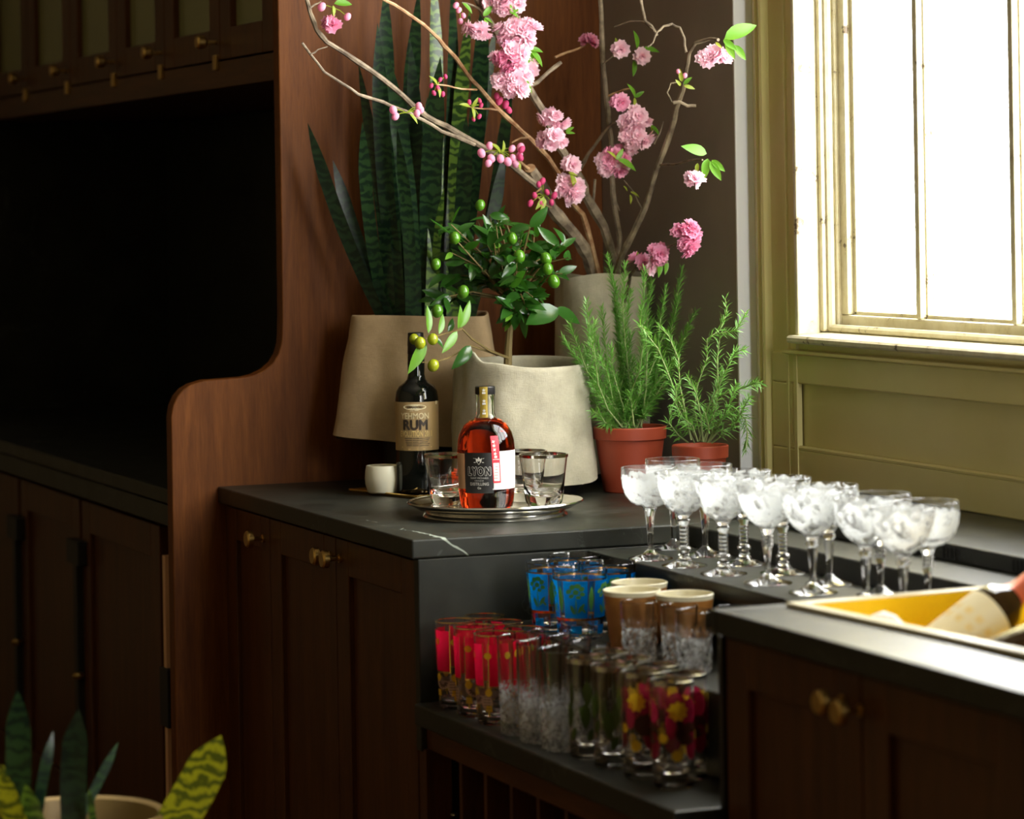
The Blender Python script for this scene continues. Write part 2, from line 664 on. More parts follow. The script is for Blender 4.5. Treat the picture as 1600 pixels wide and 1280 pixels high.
def leafshape(cx, cy_, ln, wd, rot, n=8):
    pts = []
    for k in range(n + 1):
        t = k / n
        pts.append((t * ln, wd * math.sin(math.pi * t) ** 0.8))
    for k in range(n - 1, 0, -1):
        t = k / n
        pts.append((t * ln, -wd * math.sin(math.pi * t) ** 0.8))
    c, s_ = math.cos(rot), math.sin(rot)
    return [(cx + x * c - y * s_, cy_ + x * s_ + y * c) for x, y in pts]


# ================================================================ the setting
XW = 2.585      # grey plaster face
XC = 2.62       # painted joinery face round the window
fl = MB().box((-2.3, -0.7, -0.05), (2.9, 9.0, 0.0))
struct('floor', fl, 'floor_wood')
struct('ceiling', MB().box((-2.3, -0.7, 3.7), (2.9, 9.0, 3.75)), 'room_ceiling')
struct('wall_left', MB().box((-2.3, -0.7, 0), (-2.2, 9.0, 3.7)), 'room_wall')
WF = (1.81, 2.58, 0.92, 3.40)     # tall window behind the camera, on its right
w = MB().box((-2.2, -0.7, 0), (WF[0], -0.6, 3.7)).box((WF[1], -0.7, 0), (2.9, -0.6, 3.7)).box((WF[0], -0.7, 0), (WF[1], -0.6, WF[2])).box((WF[0], -0.7, WF[3]), (WF[1], -0.6, 3.7))
struct('wall_front', w, 'room_wall')
struct('wall_back', MB().box((-2.2, 8.8, 0), (2.9, 8.9, 3.7)), 'room_wall')
# window wall: grey plaster stretch behind the plants, then painted joinery round the window
struct('wall_right', MB().box((XW, 5.235, 0), (2.86, 8.8, 3.7)), 'grey_plaster')
struct('trim_1', MB().prism([(XW - 0.001, 5.236), (XW - 0.001, 5.231), (XC, 5.226), (2.86, 5.226), (2.86, 5.236)], 'Z', 0.91, 3.7), 'white_edge')
W1 = (3.72, 5.045, 1.195, 3.20)   # visible window: y0 y1 z0 z1
w = MB()
w.box((XC + 0.02, W1[0], 0), (2.86, 5.226, W1[2] - 0.02))
w.box((XC, W1[1], W1[2] - 0.02), (2.86, 5.226, 3.7))
w.box((XC, W1[0], W1[3]), (2.86, W1[1], 3.7))
w.box((XC, -0.6, 0), (2.86, W1[0], 3.7))
struct('wall_window_side', w, 'olive_paint')

# casing profile at the far side of the window (plan outline, swept upwards)
cas = [(XC, 5.226), (XC - 0.001, 5.222), (XC - 0.001, 5.204), (XC - 0.003, 5.200), (XC - 0.012, 5.197), (XC - 0.016, 5.191), (XC - 0.016, 5.184), (XC - 0.011, 5.179),
       (XC - 0.010, 5.176), (XC - 0.015, 5.172), (XC - 0.017, 5.166), (XC - 0.015, 5.160), (XC - 0.008, 5.156), (XC - 0.004, 5.151), (XC - 0.004, 5.092),
       (XC - 0.009, 5.089), (XC - 0.009, 5.081), (XC - 0.005, 5.078), (XC - 0.005, 5.062), (XC - 0.010, 5.058), (XC - 0.010, 5.046), (XC, 5.045)]
struct('trim_2', MB().prism(cas, 'Z', 0.937, 3.4), 'olive_paint', smooth=True)

# wainscot below the sill: stiles, rails, recessed panel with a bead
wa = tag(MB().box((XC + 0.004, W1[0], 0.937), (XC + 0.022, 5.150, 1.195)).build('trim_3', 'olive_paint', smooth=False), kind='structure')
WL['trim_3'] = Vector((0, 0, 0))
x0 = XC - 0.008
MB().box((x0, W1[0], 1.121), (XC + 0.006, 5.150, 1.176)).build('rail', 'olive_paint', wa, False, bevel=0.003)
MB().box((x0, W1[0], 0.937), (XC + 0.006, 5.150, 1.000)).build('rail', 'olive_paint', wa, False, bevel=0.003)
MB().box((x0, 5.072, 1.000), (XC + 0.006, 5.150, 1.121)).build('stile', 'olive_paint', wa, False, bevel=0.003)
MB().box((x0, 3.80, 1.000), (XC + 0.006, 3.88, 1.121)).build('stile', 'olive_paint', wa, False, bevel=0.003)
bead = MB()
bead.tube([(x0 + 0.004, 3.88, 1.002), (x0 + 0.004, 5.070, 1.002)], 0.005, 8)
bead.tube([(x0 + 0.004, 5.070, 1.000), (x0 + 0.004, 5.070, 1.121)], 0.005, 8)
bead.build('bead', 'olive_paint', wa)
MB().prism([(XC - 0.012, 1.174), (XC - 0.020, 1.177), (XC - 0.020, 1.182), (XC - 0.010, 1.184), (XC + 0.006, 1.184), (XC + 0.006, 1.174)], 'Y', W1[0], 5.086).build('apron_bead', 'olive_paint', wa, True)
# recessed filling between apron bead and sill
MB().box((XC - 0.004, W1[0], 1.183), (XC + 0.006, 5.09, 1.200)).build('apron', 'olive_paint', wa, False)

# the window: sill, jamb linings, stop, sash with glazing bars and panes
wn = tag(MB().prism([(XC - 0.022, 1.196), (XC - 0.026, 1.200), (XC - 0.026, 1.206), (XC - 0.022, 1.210), (XC + 0.060, 1.216), (XC + 0.09, 1.216), (XC + 0.09, 1.196)], 'Y', W1[0], W1[1] + 0.008).build('window_1', 'sash_paint', None, True), kind='structure')
WL['window_1'] = Vector((0, 0, 0))
jm = MB()
jm.box((XC - 0.012, W1[1] - 0.012, 1.21), (XC + 0.036, W1[1] + 0.002, W1[3]))
jm.box((XC + 0.034, W1[1] - 0.024, 1.216), (XC + 0.060, W1[1], W1[3]))
jm.box((XC + 0.058, W1[1] - 0.036, 1.216), (XC + 0.11, W1[1], W1[3]))
jm.box((XC - 0.012, W1[0], 1.21), (XC + 0.11, W1[0] + 0.02, W1[3]))
jm.box((XC - 0.012, W1[0], W1[3] - 0.02), (XC + 0.11, W1[1], W1[3]))
jm.build('jamb_lining', 'sash_paint', wn, False, bevel=0.004)
st = MB()
st.tube([(XC + 0.050, W1[1] - 0.026, 1.22), (XC + 0.050, W1[1] - 0.026, W1[3])], 0.008, 8)
st.tube([(XC + 0.050, W1[1] - 0.026, 1.222), (XC + 0.050, W1[0], 1.222)], 0.008, 8)
st.build('stop_bead', 'sash_paint', wn)
XS = 2.686      # room face of the sash
sa = MB()
sa.box((XS, W1[0] + 0.02, 1.214), (XS + 0.036, W1[1] - 0.03, 1.247))
sa.box((XS, W1[1] - 0.060, 1.247), (XS + 0.036, W1[1] - 0.03, W1[3] - 0.02))
sa.box((XS, W1[0] + 0.02, 1.247), (XS + 0.036, W1[0] + 0.05, W1[3] - 0.02))
sa.box((XS, W1[0] + 0.02, W1[3] - 0.06), (XS + 0.036, W1[1] - 0.03, W1[3] - 0.02))
sf = child_loc(sa.build('sash', 'sash_paint', wn, False, bevel=0.004))
gy1, gy0 = W1[1] - 0.060, W1[0] + 0.05
ybars = [4.726, 4.408, 4.090]
for yb in ybars:
    b = MB()
    b.prism([(XS, yb - 0.0075), (XS, yb + 0.0085), (XS + 0.034, yb + 0.0085), (XS + 0.034, yb - 0.012), (XS + 0.024, yb - 0.012), (XS + 0.022, yb - 0.0085)], 'Z', 1.247, W1[3] - 0.06)
    b.build('glazing_bar', 'sash_paint', sf, False, bevel=0.0015)
b = MB().box((XS, gy0, 1.885), (XS + 0.03, gy1, 1.90))
b.build('glazing_bar', 'sash_paint', sf, False, bevel=0.0015)
edges = [gy1] + ybars + [gy0]
for ya, yb in zip(edges, edges[1:]):
    for za, zb in ((1.243, 1.8925), (1.8925, W1[3] - 0.06)):
        MB().add([(XS + 0.028, yb, za), (XS + 0.028, ya, za), (XS + 0.028, ya, zb), (XS + 0.028, yb, zb)], [(0, 1, 2, 3)]).build('pane', 'window_glass', sf, False)
    # bevelled putty round each light
    p = MB()
    p.box((XS + 0.012, yb + 0.002, 1.243), (XS + 0.024, ya - 0.002, 1.254))
    p.box((XS + 0.012, ya - 0.012, 1.247), (XS + 0.024, ya + 0.002, 1.885))
    p.build('glazing_bead', 'sash_paint', sf, False, bevel=0.002)

# second window, in the wall behind the camera
w2 = MB()
for xa, xb, za, zb in ((WF[0], WF[0] + 0.05, WF[2], WF[3]), (WF[1] - 0.05, WF[1], WF[2], WF[3]), (WF[0], WF[1], WF[2], WF[2] + 0.05), (WF[0], WF[1], WF[3] - 0.05, WF[3]), (WF[0], WF[1], 1.50, 1.53)):
    w2.box((xa, -0.67, za), (xb, -0.63, zb))
for k in range(1, 3):
    xb = WF[0] + (WF[1] - WF[0]) * k / 3
    w2.box((xb - 0.01, -0.665, WF[2]), (xb + 0.01, -0.635, WF[3]))
struct('window_2', w2, 'sash_paint')

# ================================================================ joinery beyond the end panel
YP = 5.858
prof = [(1.648, 0.0), (1.648, 0.94), (1.6485, 1.054), (1.653, 1.075), (1.662, 1.092), (1.674, 1.105), (1.690, 1.114), (1.718, 1.121), (1.797, 1.124), (1.820, 1.128), (1.842, 1.137), (1.860, 1.151), (1.872, 1.169),
        (1.879, 1.191), (1.881, 1.236), (1.882, 1.415), (1.882, 2.60), (XW - 0.001, 2.60), (XW - 0.001, 0.0)]
o = MB().prism(prof, 'Y', YP, YP + 0.036).build('end_panel', 'wood_panel', None, True, bevel=0.002)
tag(o, 'tall brown wooden end panel with a curved step, at the end of the worktop', 'panel')

# far worktop and its base cabinet
o = MB().box((1.690, YP + 0.036, 0.862), (2.50, 8.78, 0.892)).box((1.694, YP + 0.036, 0.815), (1.72, 8.78, 0.859)).build('stone_worktop', 'soapstone', None, False, bevel=0.003)
tag(o, 'dark stone worktop in shadow beyond the wooden end panel', 'worktop')
o = MB().box((2.46, YP + 0.036, 0.8925), (2.50, 8.74, 1.716)).box((1.72, 8.74, 0.8925), (2.50, 8.78, 1.716)).build('stone_splashback', 'soapstone', None, False)
tag(o, 'black stone splashback in the shadowed recess under the glazed cabinets', 'splashback')
t = thing('base_cabinet', 'dark brown base cabinet in shadow under the far stone worktop', 'cabinet', (1.70, YP + 0.036, 0))
MB().box((1.73, YP + 0.036, 0.0), (2.50, 8.78, 0.815)).build('carcass', 'wood_rail', t, False, True)
ysm = [5.90, 6.155, 6.83, 7.44, 8.08, 8.70]
for ya, yb in zip(ysm[1:], ysm[2:]):
    d = MB()
    a, b = ya + 0.012, yb - 0.012
    d.box((1.706, a, 0.08), (1.728, a + 0.07, 0.805)).box((1.706, b - 0.07, 0.08), (1.728, b, 0.805))
    d.box((1.706, a + 0.07, 0.735), (1.728, b - 0.07, 0.805)).box((1.706, a + 0.07, 0.08), (1.728, b - 0.07, 0.15))
    d.box((1.716, a + 0.07, 0.15), (1.728, b - 0.07, 0.735))
    dr = child_loc(d.build('door', 'wood', t, False, True, bevel=0.002))
for ya in ysm[2:5]:
    MB().box((1.690, ya - 0.016, 0.09), (1.708, ya + 0.016, 0.665)).box((1.684, ya - 0.055, 0.660), (1.712, ya + 0.050, 0.715)).build('strap_pull', 'black_iron', t, False, True, bevel=0.002)
    MB().lathe([(0, 0), (0.012, 0.002), (0.015, 0.010), (0.010, 0.016), (0, 0.018)], 10, c=(1.69, ya - 0.02, 0.40)).build('catch', 'old_brass', t, True, True)
MB().box((1.70, 6.105, 0.08), (1.716, 6.125, 0.75)).build('edge_strip', 'label_orange', t, False, True)
MB().box((1.694, 6.08, 0.40), (1.716, 6.14, 0.52)).build('hinge', 'black_iron', t, False, True, bevel=0.002)

# glazed wall cabinet above the recess
t = thing('glazed_wall_cabinet', 'dark wooden wall cabinet with glazed doors above the black recess', 'cabinet', (1.89, YP + 0.036, 1.717))
MB().box((1.913, YP + 0.0365, 1.72), (2.50, 8.78, 2.60)).build('carcass', 'wood_rail', t, False, True)
MB().box((1.886, YP + 0.036, 1.717), (1.912, 8.78, 1.773)).build('valance', 'wood_rail', t, False, True, bevel=0.002)
yd = [5.900, 6.276, 6.71, 7.125, 7.585, 8.045, 8.50]
for k, (ya, yb) in enumerate(zip(yd, yd[1:])):
    d = MB()
    a, b = ya + 0.002, yb - 0.002
    s1 = 0.075
    d.box((1.886, a, 1.777), (1.912, a + s1, 2.58)).box((1.886, b - s1, 1.777), (1.912, b, 2.58))
    d.box((1.886, a + s1, 1.777), (1.912, b - s1, 1.842)).box((1.886, a + s1, 2.52), (1.912, b - s1, 2.58))
    dr = child_loc(d.build('door', 'wood', t, False, True, bevel=0.002))
    MB().box((1.900, a + s1, 1.842), (1.905, b - s1, 2.52)).build('glass_panel', 'reeded_glass', dr, False, True)
    if k > 0:
        kn = MB()
        kn.tube([(1.886, ya + 0.03 + 0.0, 1.815), (1.862, ya + 0.03, 1.815)], 0.005, 8)
        kn.tube([(1.866, ya + 0.03, 1.815), (1.860, ya + 0.03, 1.815), (1.846, ya + 0.03, 1.815), (1.842, ya + 0.03, 1.815)], [0.008, 0.014, 0.015, 0.012], 12)
        kn.build('knob', 'brass', dr, True, True)
        MB().box((1.878, ya + 0.010, 1.755), (1.890, ya + 0.034, 1.788)).build('latch', 'brass', t, False, True, bevel=0.002)

# ================================================================ the bar counter
o = MB().box((1.741, 4.747, 0.878), (XW - 0.002, YP, 0.910)).box((XW - 0.002, 4.747, 0.878), (XC + 0.018, 5.224, 0.910)).build('stone_worktop', 'soapstone', None, False, bevel=0.003)
tag(o, 'black veined stone worktop carrying the bottles and potted plants', 'worktop')


def shaker(t, xf, ya, yb, z0, z1, st=0.065):
    d = MB()
    a, b = ya + 0.0015, yb - 0.0015
    d.box((xf, a, z0), (xf + 0.02, a + st, z1)).box((xf, b - st, z0), (xf + 0.02, b, z1))
    d.box((xf, a + st, z1 - 0.062), (xf + 0.02, b - st, z1)).box((xf, a + st, z0), (xf + 0.02, b - st, z0 + 0.08))
    d.box((xf + 0.009, a + st, z0 + 0.08), (xf + 0.02, b - st, z1 - 0.062))
    return child_loc(d.build('door', 'wood', t, False, True, bevel=0.002))


def knob(dr, xf, y, z, ln=0.036, r=0.016):
    k = MB()
    k.tube([(xf, y, z), (xf - 0.003, y, z)], 0.008, 12)
    k.tube([(xf - 0.002, y, z), (xf - ln + 0.012, y, z)], 0.0042, 8)
    k.tube([(xf - ln + 0.014, y, z), (xf - ln + 0.012, y, z), (xf - ln + 0.003, y, z), (xf - ln, y, z)], [0.010, r, r, r - 0.003], 18)
    k.build('knob', 'brass', dr, True, True)


t = thing('base_cabinet', 'dark brown base cabinet with three brass knobs under the bottle worktop', 'cabinet', (1.755, 4.76, 0))
MB().box((1.776, 4.768, 0.0), (XW - 0.002, YP, 0.877)).build('carcass', 'wood', t, False, True)
MB().box((1.757, 5.845, 0.0), (1.776, YP - 0.001, 0.877)).build('filler_strip', 'wood', t, False, True)
d1 = shaker(t, 1.755, 5.565, 5.842, 0.03, 0.872, 0.055)
d2 = shaker(t, 1.755, 5.178, 5.565, 0.03, 0.872)
d3 = shaker(t, 1.755, 4.772, 5.178, 0.03, 0.872)
knob(d1, 1.755, 5.604, 0.831)
knob(d2, 1.755, 5.207, 0.838)
knob(d3, 1.755, 5.154, 0.838)

# stone lining of the glass niche
o = MB().box((1.752, 4.749, 0.56), (2.20, 4.770, 0.877)).build('stone_side_slab', 'soapstone', None, False, bevel=0.002)
tag(o, 'black stone side slab of the glass niche below the worktop corner', 'slab')
o = MB().box((1.741, 3.742, 0.606), (2.20, 4.749, 0.641)).build('stone_shelf', 'soapstone', None, False, bevel=0.003)
tag(o, 'lower black stone shelf carrying the tall drinking glasses', 'shelf')
o = MB().box((1.891, 3.742, 0.642), (2.20, 4.748, 0.765)).build('stone_step', 'soapstone', None, False, bevel=0.003)
tag(o, 'raised black stone step carrying blue glasses and tan cups', 'shelf')
o = MB().box((2.150, 3.742, 0.766), (2.20, 4.748, 0.846)).build('niche_back', 'soapstone', None, False)
tag(o, 'dark back board of the glass niche behind the tan cups', 'panel')
o = MB().box((2.055, 3.742, 0.847), (2.234, 4.746, 0.875)).build('coupe_shelf', 'soapstone', None, False, bevel=0.002)
tag(o, 'upper black stone shelf carrying two rows of coupe glasses', 'shelf')
lg = MB().box((2.2345, 3.719, 0.82), (XC + 0.018, 4.746, 0.910)).box((2.361, 3.0, 0.82), (XC + 0.018, 3.719, 0.910))
o = lg.build('stone_ledge', 'soapstone', None, False, bevel=0.003)
tag(o, 'pale reflecting stone ledge running behind the coupe glasses', 'ledge')
WL['stone_ledge'] = Vector((0, 0, 0))
lg = MB().box((2.349, 3.735, 0.9105), (XC + 0.003, 4.900, 0.937)).build('stone_upstand', 'soapstone', None, False, bevel=0.002)
tag(lg, 'low dark stone upstand with vent slots at the foot of the window panelling', 'ledge')
WL['stone_upstand'] = Vector((0, 0, 0))
for yc in (4.62, 4.42, 4.22, 4.02, 3.82):
    v = MB()
    for k in range(5):
        v.box((2.3475, yc + k * 0.011, 0.914), (2.350, yc + 0.005 + k * 0.011, 0.932))
    v.build('vent', 'dark_void', lg, False)

# wine rack below the lower shelf
t = thing('wine_rack', 'dark wooden wine rack with thin uprights below the stone shelf', 'rack', (1.76, 3.75, 0))
MB().box((1.762, 3.742, 0.565), (1.80, 4.749, 0.605)).build('rail', 'wood_rail', t, False, True, bevel=0.002)
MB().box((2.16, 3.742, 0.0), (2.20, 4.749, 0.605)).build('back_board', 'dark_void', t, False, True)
MB().box((1.756, 4.735, 0.0), (1.80, 4.768, 0.565)).build('side_board', 'wood', t, False, True)
for k in range(9):
    yk = 4.610 - k * 0.108
    if yk > 3.76:
        MB().box((1.768, yk - 0.006, 0.0), (2.16, yk + 0.006, 0.565)).build('divider', 'wood', t, False, True)
MB().box((1.775, 3.75, 0.36), (2.16, 4.735, 0.375)).build('bottom_shelf', 'wood_rail', t, False, True)
MB().lathe([(0, 0), (0.006, 0.001), (0.006, 0.004), (0, 0.006)], 10, c=(1.79, 4.70, 0.46)).build('screw', 'steel', t, True, True)

# sink cabinet in front
t = thing('sink_cabinet', 'dark brown cabinet with two brass knobs below the yellow basin', 'cabinet', (1.812, 3.73, 0))
MB().box((1.834, 2.2, 0.0), (2.355, 3.735, 0.60)).box((1.834, 2.2, 0.60), (1.86, 3.735, 0.875)).box((1.86, 3.722, 0.60), (2.22, 3.735, 0.875)).build('carcass', 'wood', t, False, True)
MB().box((1.808, 3.726, 0.0), (1.834, 3.738, 0.874)).build('side_edge', 'seal_black', t, False, True)
e1 = shaker(t, 1.812, 3.345, 3.724, 0.03, 0.873)
e2 = shaker(t, 1.812, 2.965, 3.345, 0.03, 0.873)
e3 = shaker(t, 1.812, 2.585, 2.965, 0.03, 0.873)
knob(e1, 1.812, 3.392, 0.835, 0.038)
knob(e2, 1.812, 3.345, 0.830, 0.038)
# worktop round the basin: four bands left round the cut-out
HX0, HX1, HY0, HY1 = 1.915, 2.36, 2.94, 3.70
sl = MB()
sl.box((1.797, 3.719, 0.878), (2.234, 3.741, 0.910))
sl.box((1.797, 2.2, 0.878), (HX0, 3.719, 0.910))
sl.box((HX1, 2.2, 0.878), (XC + 0.018, 2.999, 0.910))
sl.box((HX0, 2.2, 0.878), (HX1, HY0, 0.910))
o = sl.build('stone_worktop', 'soapstone', None, False, bevel=0.002)
tag(o, 'dark stone worktop round the yellow basin, nearest the camera', 'worktop')


# ================================================================ bottles, tray and cups on the worktop
ZT = 0.910
# round footed silver tray
TX, TY = 2.0155, 5.063
t = thing('serving_tray', 'round silver footed tray under the red spirit bottle', 'tray', (TX, TY, ZT))
MB().lathe([(0, 0.0145), (0.134, 0.0145), (0.140, 0.0165), (0.148, 0.0225), (0.151, 0.0245), (0.1545, 0.0250), (0.156, 0.0238), (0.1545, 0.0222), (0.148, 0.0190), (0.136, 0.0125), (0, 0.0120)], 72).build('plate', 'silver', t)
MB().lathe([(0.122, 0.0125), (0.124, 0.006), (0.127, 0.004), (0.129, 0.0), (0.124, 0.0), (0.120, 0.004), (0.119, 0.0125)], 64).build('foot_ring', 'silver', t)
MB().lathe([(0.1535, 0.0240), (0.1555, 0.0262), (0.1570, 0.0240), (0.1555, 0.0220), (0.1535, 0.0240)], 64).build('rim_bead', 'silver', t)
ZP = ZT + 0.0150


def tumbler_prof(h, rt, rb, wall, base, flare=0.0):
    return [(0, 0), (rb - 0.003, 0), (rb, 0.003), (rb + (rt - rb) * 0.5 - flare, h * 0.5), (rt, h - 0.001), (rt - wall * 0.5, h), (rt - wall, h - 0.001),
            (rb + (rt - rb) * 0.5 - flare - wall, h * 0.5), (rb - wall - 0.002, base + 0.006), (rb * 0.6, base + 0.001), (0, base)]


def rim_band(rt, h, w, r0=0.0006):
    return [(rt + r0, h - w), (rt + r0, h), (rt - 0.001, h + r0), (rt - 0.0030, h), (rt - 0.0030, h - w), (rt + r0, h - w)]


def silver_tumbler(loc, label, rz):
    t = thing('rocks_glass', label, 'glass', loc, rz, 'silver rimmed rocks glasses on the tray')
    # thick dimpled base: gentle facets low down
    def rad(a, k, r, z):
        return r * (1 + (0.018 * math.cos(8 * a) if 0.002 < z < 0.030 and r > 0.02 else 0))
    MB().lathe([(0, 0), (0.029, 0), (0.032, 0.004), (0.0345, 0.015), (0.036, 0.030), (0.0395, 0.060), (0.0435, 0.089), (0.0428, 0.0898), (0.0418, 0.089), (0.038, 0.060),
                (0.0345, 0.032), (0.028, 0.020), (0.014, 0.015), (0, 0.0145)], 48, rad).build('tumbler_body', 'glass', t)
    MB().lathe(rim_band(0.0435, 0.0895, 0.005), 48).build('silver_band', 'silver_rim', t)
    return t


silver_tumbler((1.959, 5.143, ZP), 'silver rimmed rocks glass left of the red spirit bottle', 0.2)
silver_tumbler((2.103, 5.047, ZP), 'front silver rimmed rocks glass right of the red spirit bottle', 0.5)
silver_tumbler((2.100, 5.136, ZP), 'silver rimmed rocks glass half hidden behind another, right of the red spirit bottle', 0.9)

# red spirit bottle
LP = [(0, 0.0), (0.041, 0.0), (0.0455, 0.003), (0.0475, 0.012), (0.0500, 0.035), (0.0510, 0.070), (0.0512, 0.105), (0.0500, 0.120), (0.0460, 0.134), (0.0390, 0.146), (0.0290, 0.154), (0.0200, 0.158), (0, 0.1585)]
t = thing('spirit_bottle', 'round shouldered bottle of red spirit with a black label on the silver tray', 'bottle', (1.991, 5.041, ZP))
MB().lathe(LP, 56).build('bottle_body', 'amber_spirit', t)
MB().lathe([(0.0202, 0.1575), (0.0180, 0.162), (0.0168, 0.168), (0.0165, 0.196), (0.0175, 0.198), (0.0175, 0.201), (0.0120, 0.201), (0.0120, 0.165), (0.0150, 0.158)], 36).build('neck', 'clear_glass', t)
MB().lathe([(0, 0.2005), (0.0172, 0.2005), (0.0178, 0.202), (0.0178, 0.213), (0.0165, 0.2145), (0, 0.2145)], 36).build('stopper', 'seal_black', t)
rf = interp(LP[2:11])
D = math.radians
lb = MB()
patch(lb, rf, D(-46), D(15), 0.030, 0.101, 0.0006, 14, 6)
child_loc(lb.build('black_label', 'label_black', t))['label'] = 'black front label'
patch(MB(), rf, D(-78), D(-46.5), 0.037, 0.099, 0.0005, 8, 4).build('orange_label', 'label_orange', t)['label'] = 'orange side label'
patch(MB(), rf, D(13), D(80), 0.036, 0.103, 0.00045, 14, 4).build('white_label', 'label_white', t)['label'] = 'white side label'
patch(MB(), rf, D(14), D(30), 0.048, 0.130, 0.0010, 6, 12, -0.9).build('red_label', 'label_red', t)['label'] = 'narrow red label strip'
wr = MB()
patch(wr, rf, D(15.5), D(27.5), 0.051, 0.083, 0.0014, 5, 4, -0.9)
wrap(wr, [[(-0.006, 0.0), (0.006, 0.0), (0.006, 0.0009), (-0.006, 0.0009)]], rf, D(20), 0.0885, 0.0016)
wrap(wr, [[(-0.0025, 0.0), (0.0025, 0.0), (0.0025, 0.004), (-0.0025, 0.004)]], rf, D(19), 0.0915, 0.0016)
for q, (zz, pts) in enumerate(((0.099, 5), (0.106, 4), (0.113, 6), (0.120, 4))):
    wrap(wr, [star(0, 0, 0.0036, 0.0016, pts, q * 0.7)], rf, D(18 - q * 1.0), zz, 0.0016)
tag(wr.build('strip_print', 'label_white', t), kind='stuff')
pr = MB()
for q in range(5):
    wrap(pr, [[(-0.0035 + 0.0006 * q, 0), (0.004 - 0.0005 * (q % 2), 0), (0.004 - 0.0005 * (q % 2), 0.0007), (-0.0035 + 0.0006 * q, 0.0007)]], rf, D(19.5), 0.056 + q * 0.005, 0.0018)
tag(pr.build('strip_small_print', 'label_red', t), kind='stuff')
ink = MB()
A0 = D(-14)
wrap_text(ink, 'LYON', 0.0200, rf, A0, 0.0620, 0.0012, 0.0014, 0.66, 0.0, 1.28)
wrap_text(ink, 'SAINT MICHAELS', 0.0042, rf, A0, 0.0555, 0.0012, 0.0)
wrap_text(ink, 'MARYLAND', 0.0030, rf, A0, 0.0512, 0.0012, 0.0)
wrap_text(ink, 'DISTILLING', 0.0072, rf, A0, 0.0440, 0.0012, 0.00015, 0.85, 0.0, 1.1)
wrap_text(ink, 'Co', 0.0050, rf, A0, 0.0378, 0.0012, 0.0002)
# small crest: five points over a shield with crossed strokes
crest = [[(-0.0045, 0.004), (-0.0058, 0.0105), (-0.003, 0.0075), (0, 0.0125), (0.003, 0.0075), (0.0058, 0.0105), (0.0045, 0.004), (0, -0.0015)],
         [(-0.009, 0.0032), (-0.0055, 0.0036), (-0.0055, 0.0024), (-0.009, 0.0020)], [(0.009, 0.0032), (0.0055, 0.0036), (0.0055, 0.0024), (0.009, 0.0020)],
         [(-0.0095, 0.0105), (-0.0065, 0.0095), (-0.0068, 0.0088), (-0.0095, 0.0098)], [(0.0095, 0.0105), (0.0065, 0.0095), (0.0068, 0.0088), (0.0095, 0.0098)]]
wrap(ink, crest, rf, A0, 0.0815, 0.0012)
tag(ink.build('label_print', 'ink_white', t), kind='stuff')
ink2 = MB()
wrap_text(ink2, 'LYON', 0.0200, rf, A0, 0.0620, 0.0015, 0.0006, 0.66, 0.0, 1.28)
wrap(ink2, [[(-0.002, 0.0015), (-0.0022, 0.006), (0, 0.004), (0.0022, 0.006), (0.002, 0.0015), (0, 0.0)]], rf, A0, 0.0815, 0.0014)
ink2.build('letter_inlay', 'label_black', t)
nf = interp([(0.0182, 0.160), (0.0172, 0.168), (0.0172, 0.196), (0.0182, 0.199), (0.0184, 0.214)])
patch(MB(), nf, D(-32), D(14), 0.160, 0.2146, 0.0004, 6, 8).build('neck_strip', 'strip_gold', t)
ni = MB()
for zz in (0.166, 0.183, 0.202):
    wrap(ni, [[(-0.003, 0), (0.003, 0), (0.003, 0.0032), (-0.003, 0.0032)], star(0, 0.0065, 0.0036, 0.0016, 5, 1.57)], nf, D(-7), zz, 0.0009)
tag(ni.build('neck_print', 'ink_white', t), kind='stuff')

# little gilt tray, rum bottle and votive
g4 = [(1.930, 5.605), (1.992, 5.405), (2.098, 5.445), (2.036, 5.640)]
gm = MB()
gm.prism(g4, 'Z', ZT + 0.0005, ZT + 0.004)
cxm = sum(p[0] for p in g4) / 4
cym = sum(p[1] for p in g4) / 4
t = thing('gilt_tray', 'small flat gold tray under the rum bottle and white cup', 'tray', (cxm, cym, ZT))
gm.build('plate', 'gold_rim', t, False, True, bevel=0.001)
rm = MB()
for (a, b) in zip(g4, g4[1:] + g4[:1]):
    rm.tube([(a[0], a[1], ZT + 0.0045), (b[0], b[1], ZT + 0.0045)], 0.0026, 8)
rm.build('rim', 'gold_rim', t, True, True)

RP = [(0, 0.0), (0.037, 0.0), (0.040, 0.003), (0.0408, 0.010), (0.0410, 0.100), (0.0415, 0.178), (0.0395, 0.192), (0.0340, 0.202), (0.0240, 0.209), (0.0180, 0.215), (0.0158, 0.224), (0.0166, 0.245), (0.0158, 0.262), (0.0150, 0.270)]
t = thing('rum_bottle', 'tall black rum bottle with a tan label on the gold tray', 'bottle', (2.028, 5.490, ZT + 0.0045))
MB().lathe(RP + [(0, 0.270)], 48).build('bottle_body', 'black_glass', t)
MB().lathe([(0.0152, 0.262), (0.0162, 0.264), (0.0158, 0.278), (0.0162, 0.280), (0.0150, 0.303), (0.0135, 0.304), (0, 0.304)], 32).build('capsule', 'seal_black', t)
rf = interp(RP[2:9])
patch(MB(), rf, D(-82), D(82), 0.082, 0.174, 0.0005, 28, 6).build('front_label', 'label_tan', t)
ink = MB()
wrap_text(ink, 'YEHMON', 0.0158, rf, D(-4), 0.1425, 0.0011, 0.0003, 0.84)
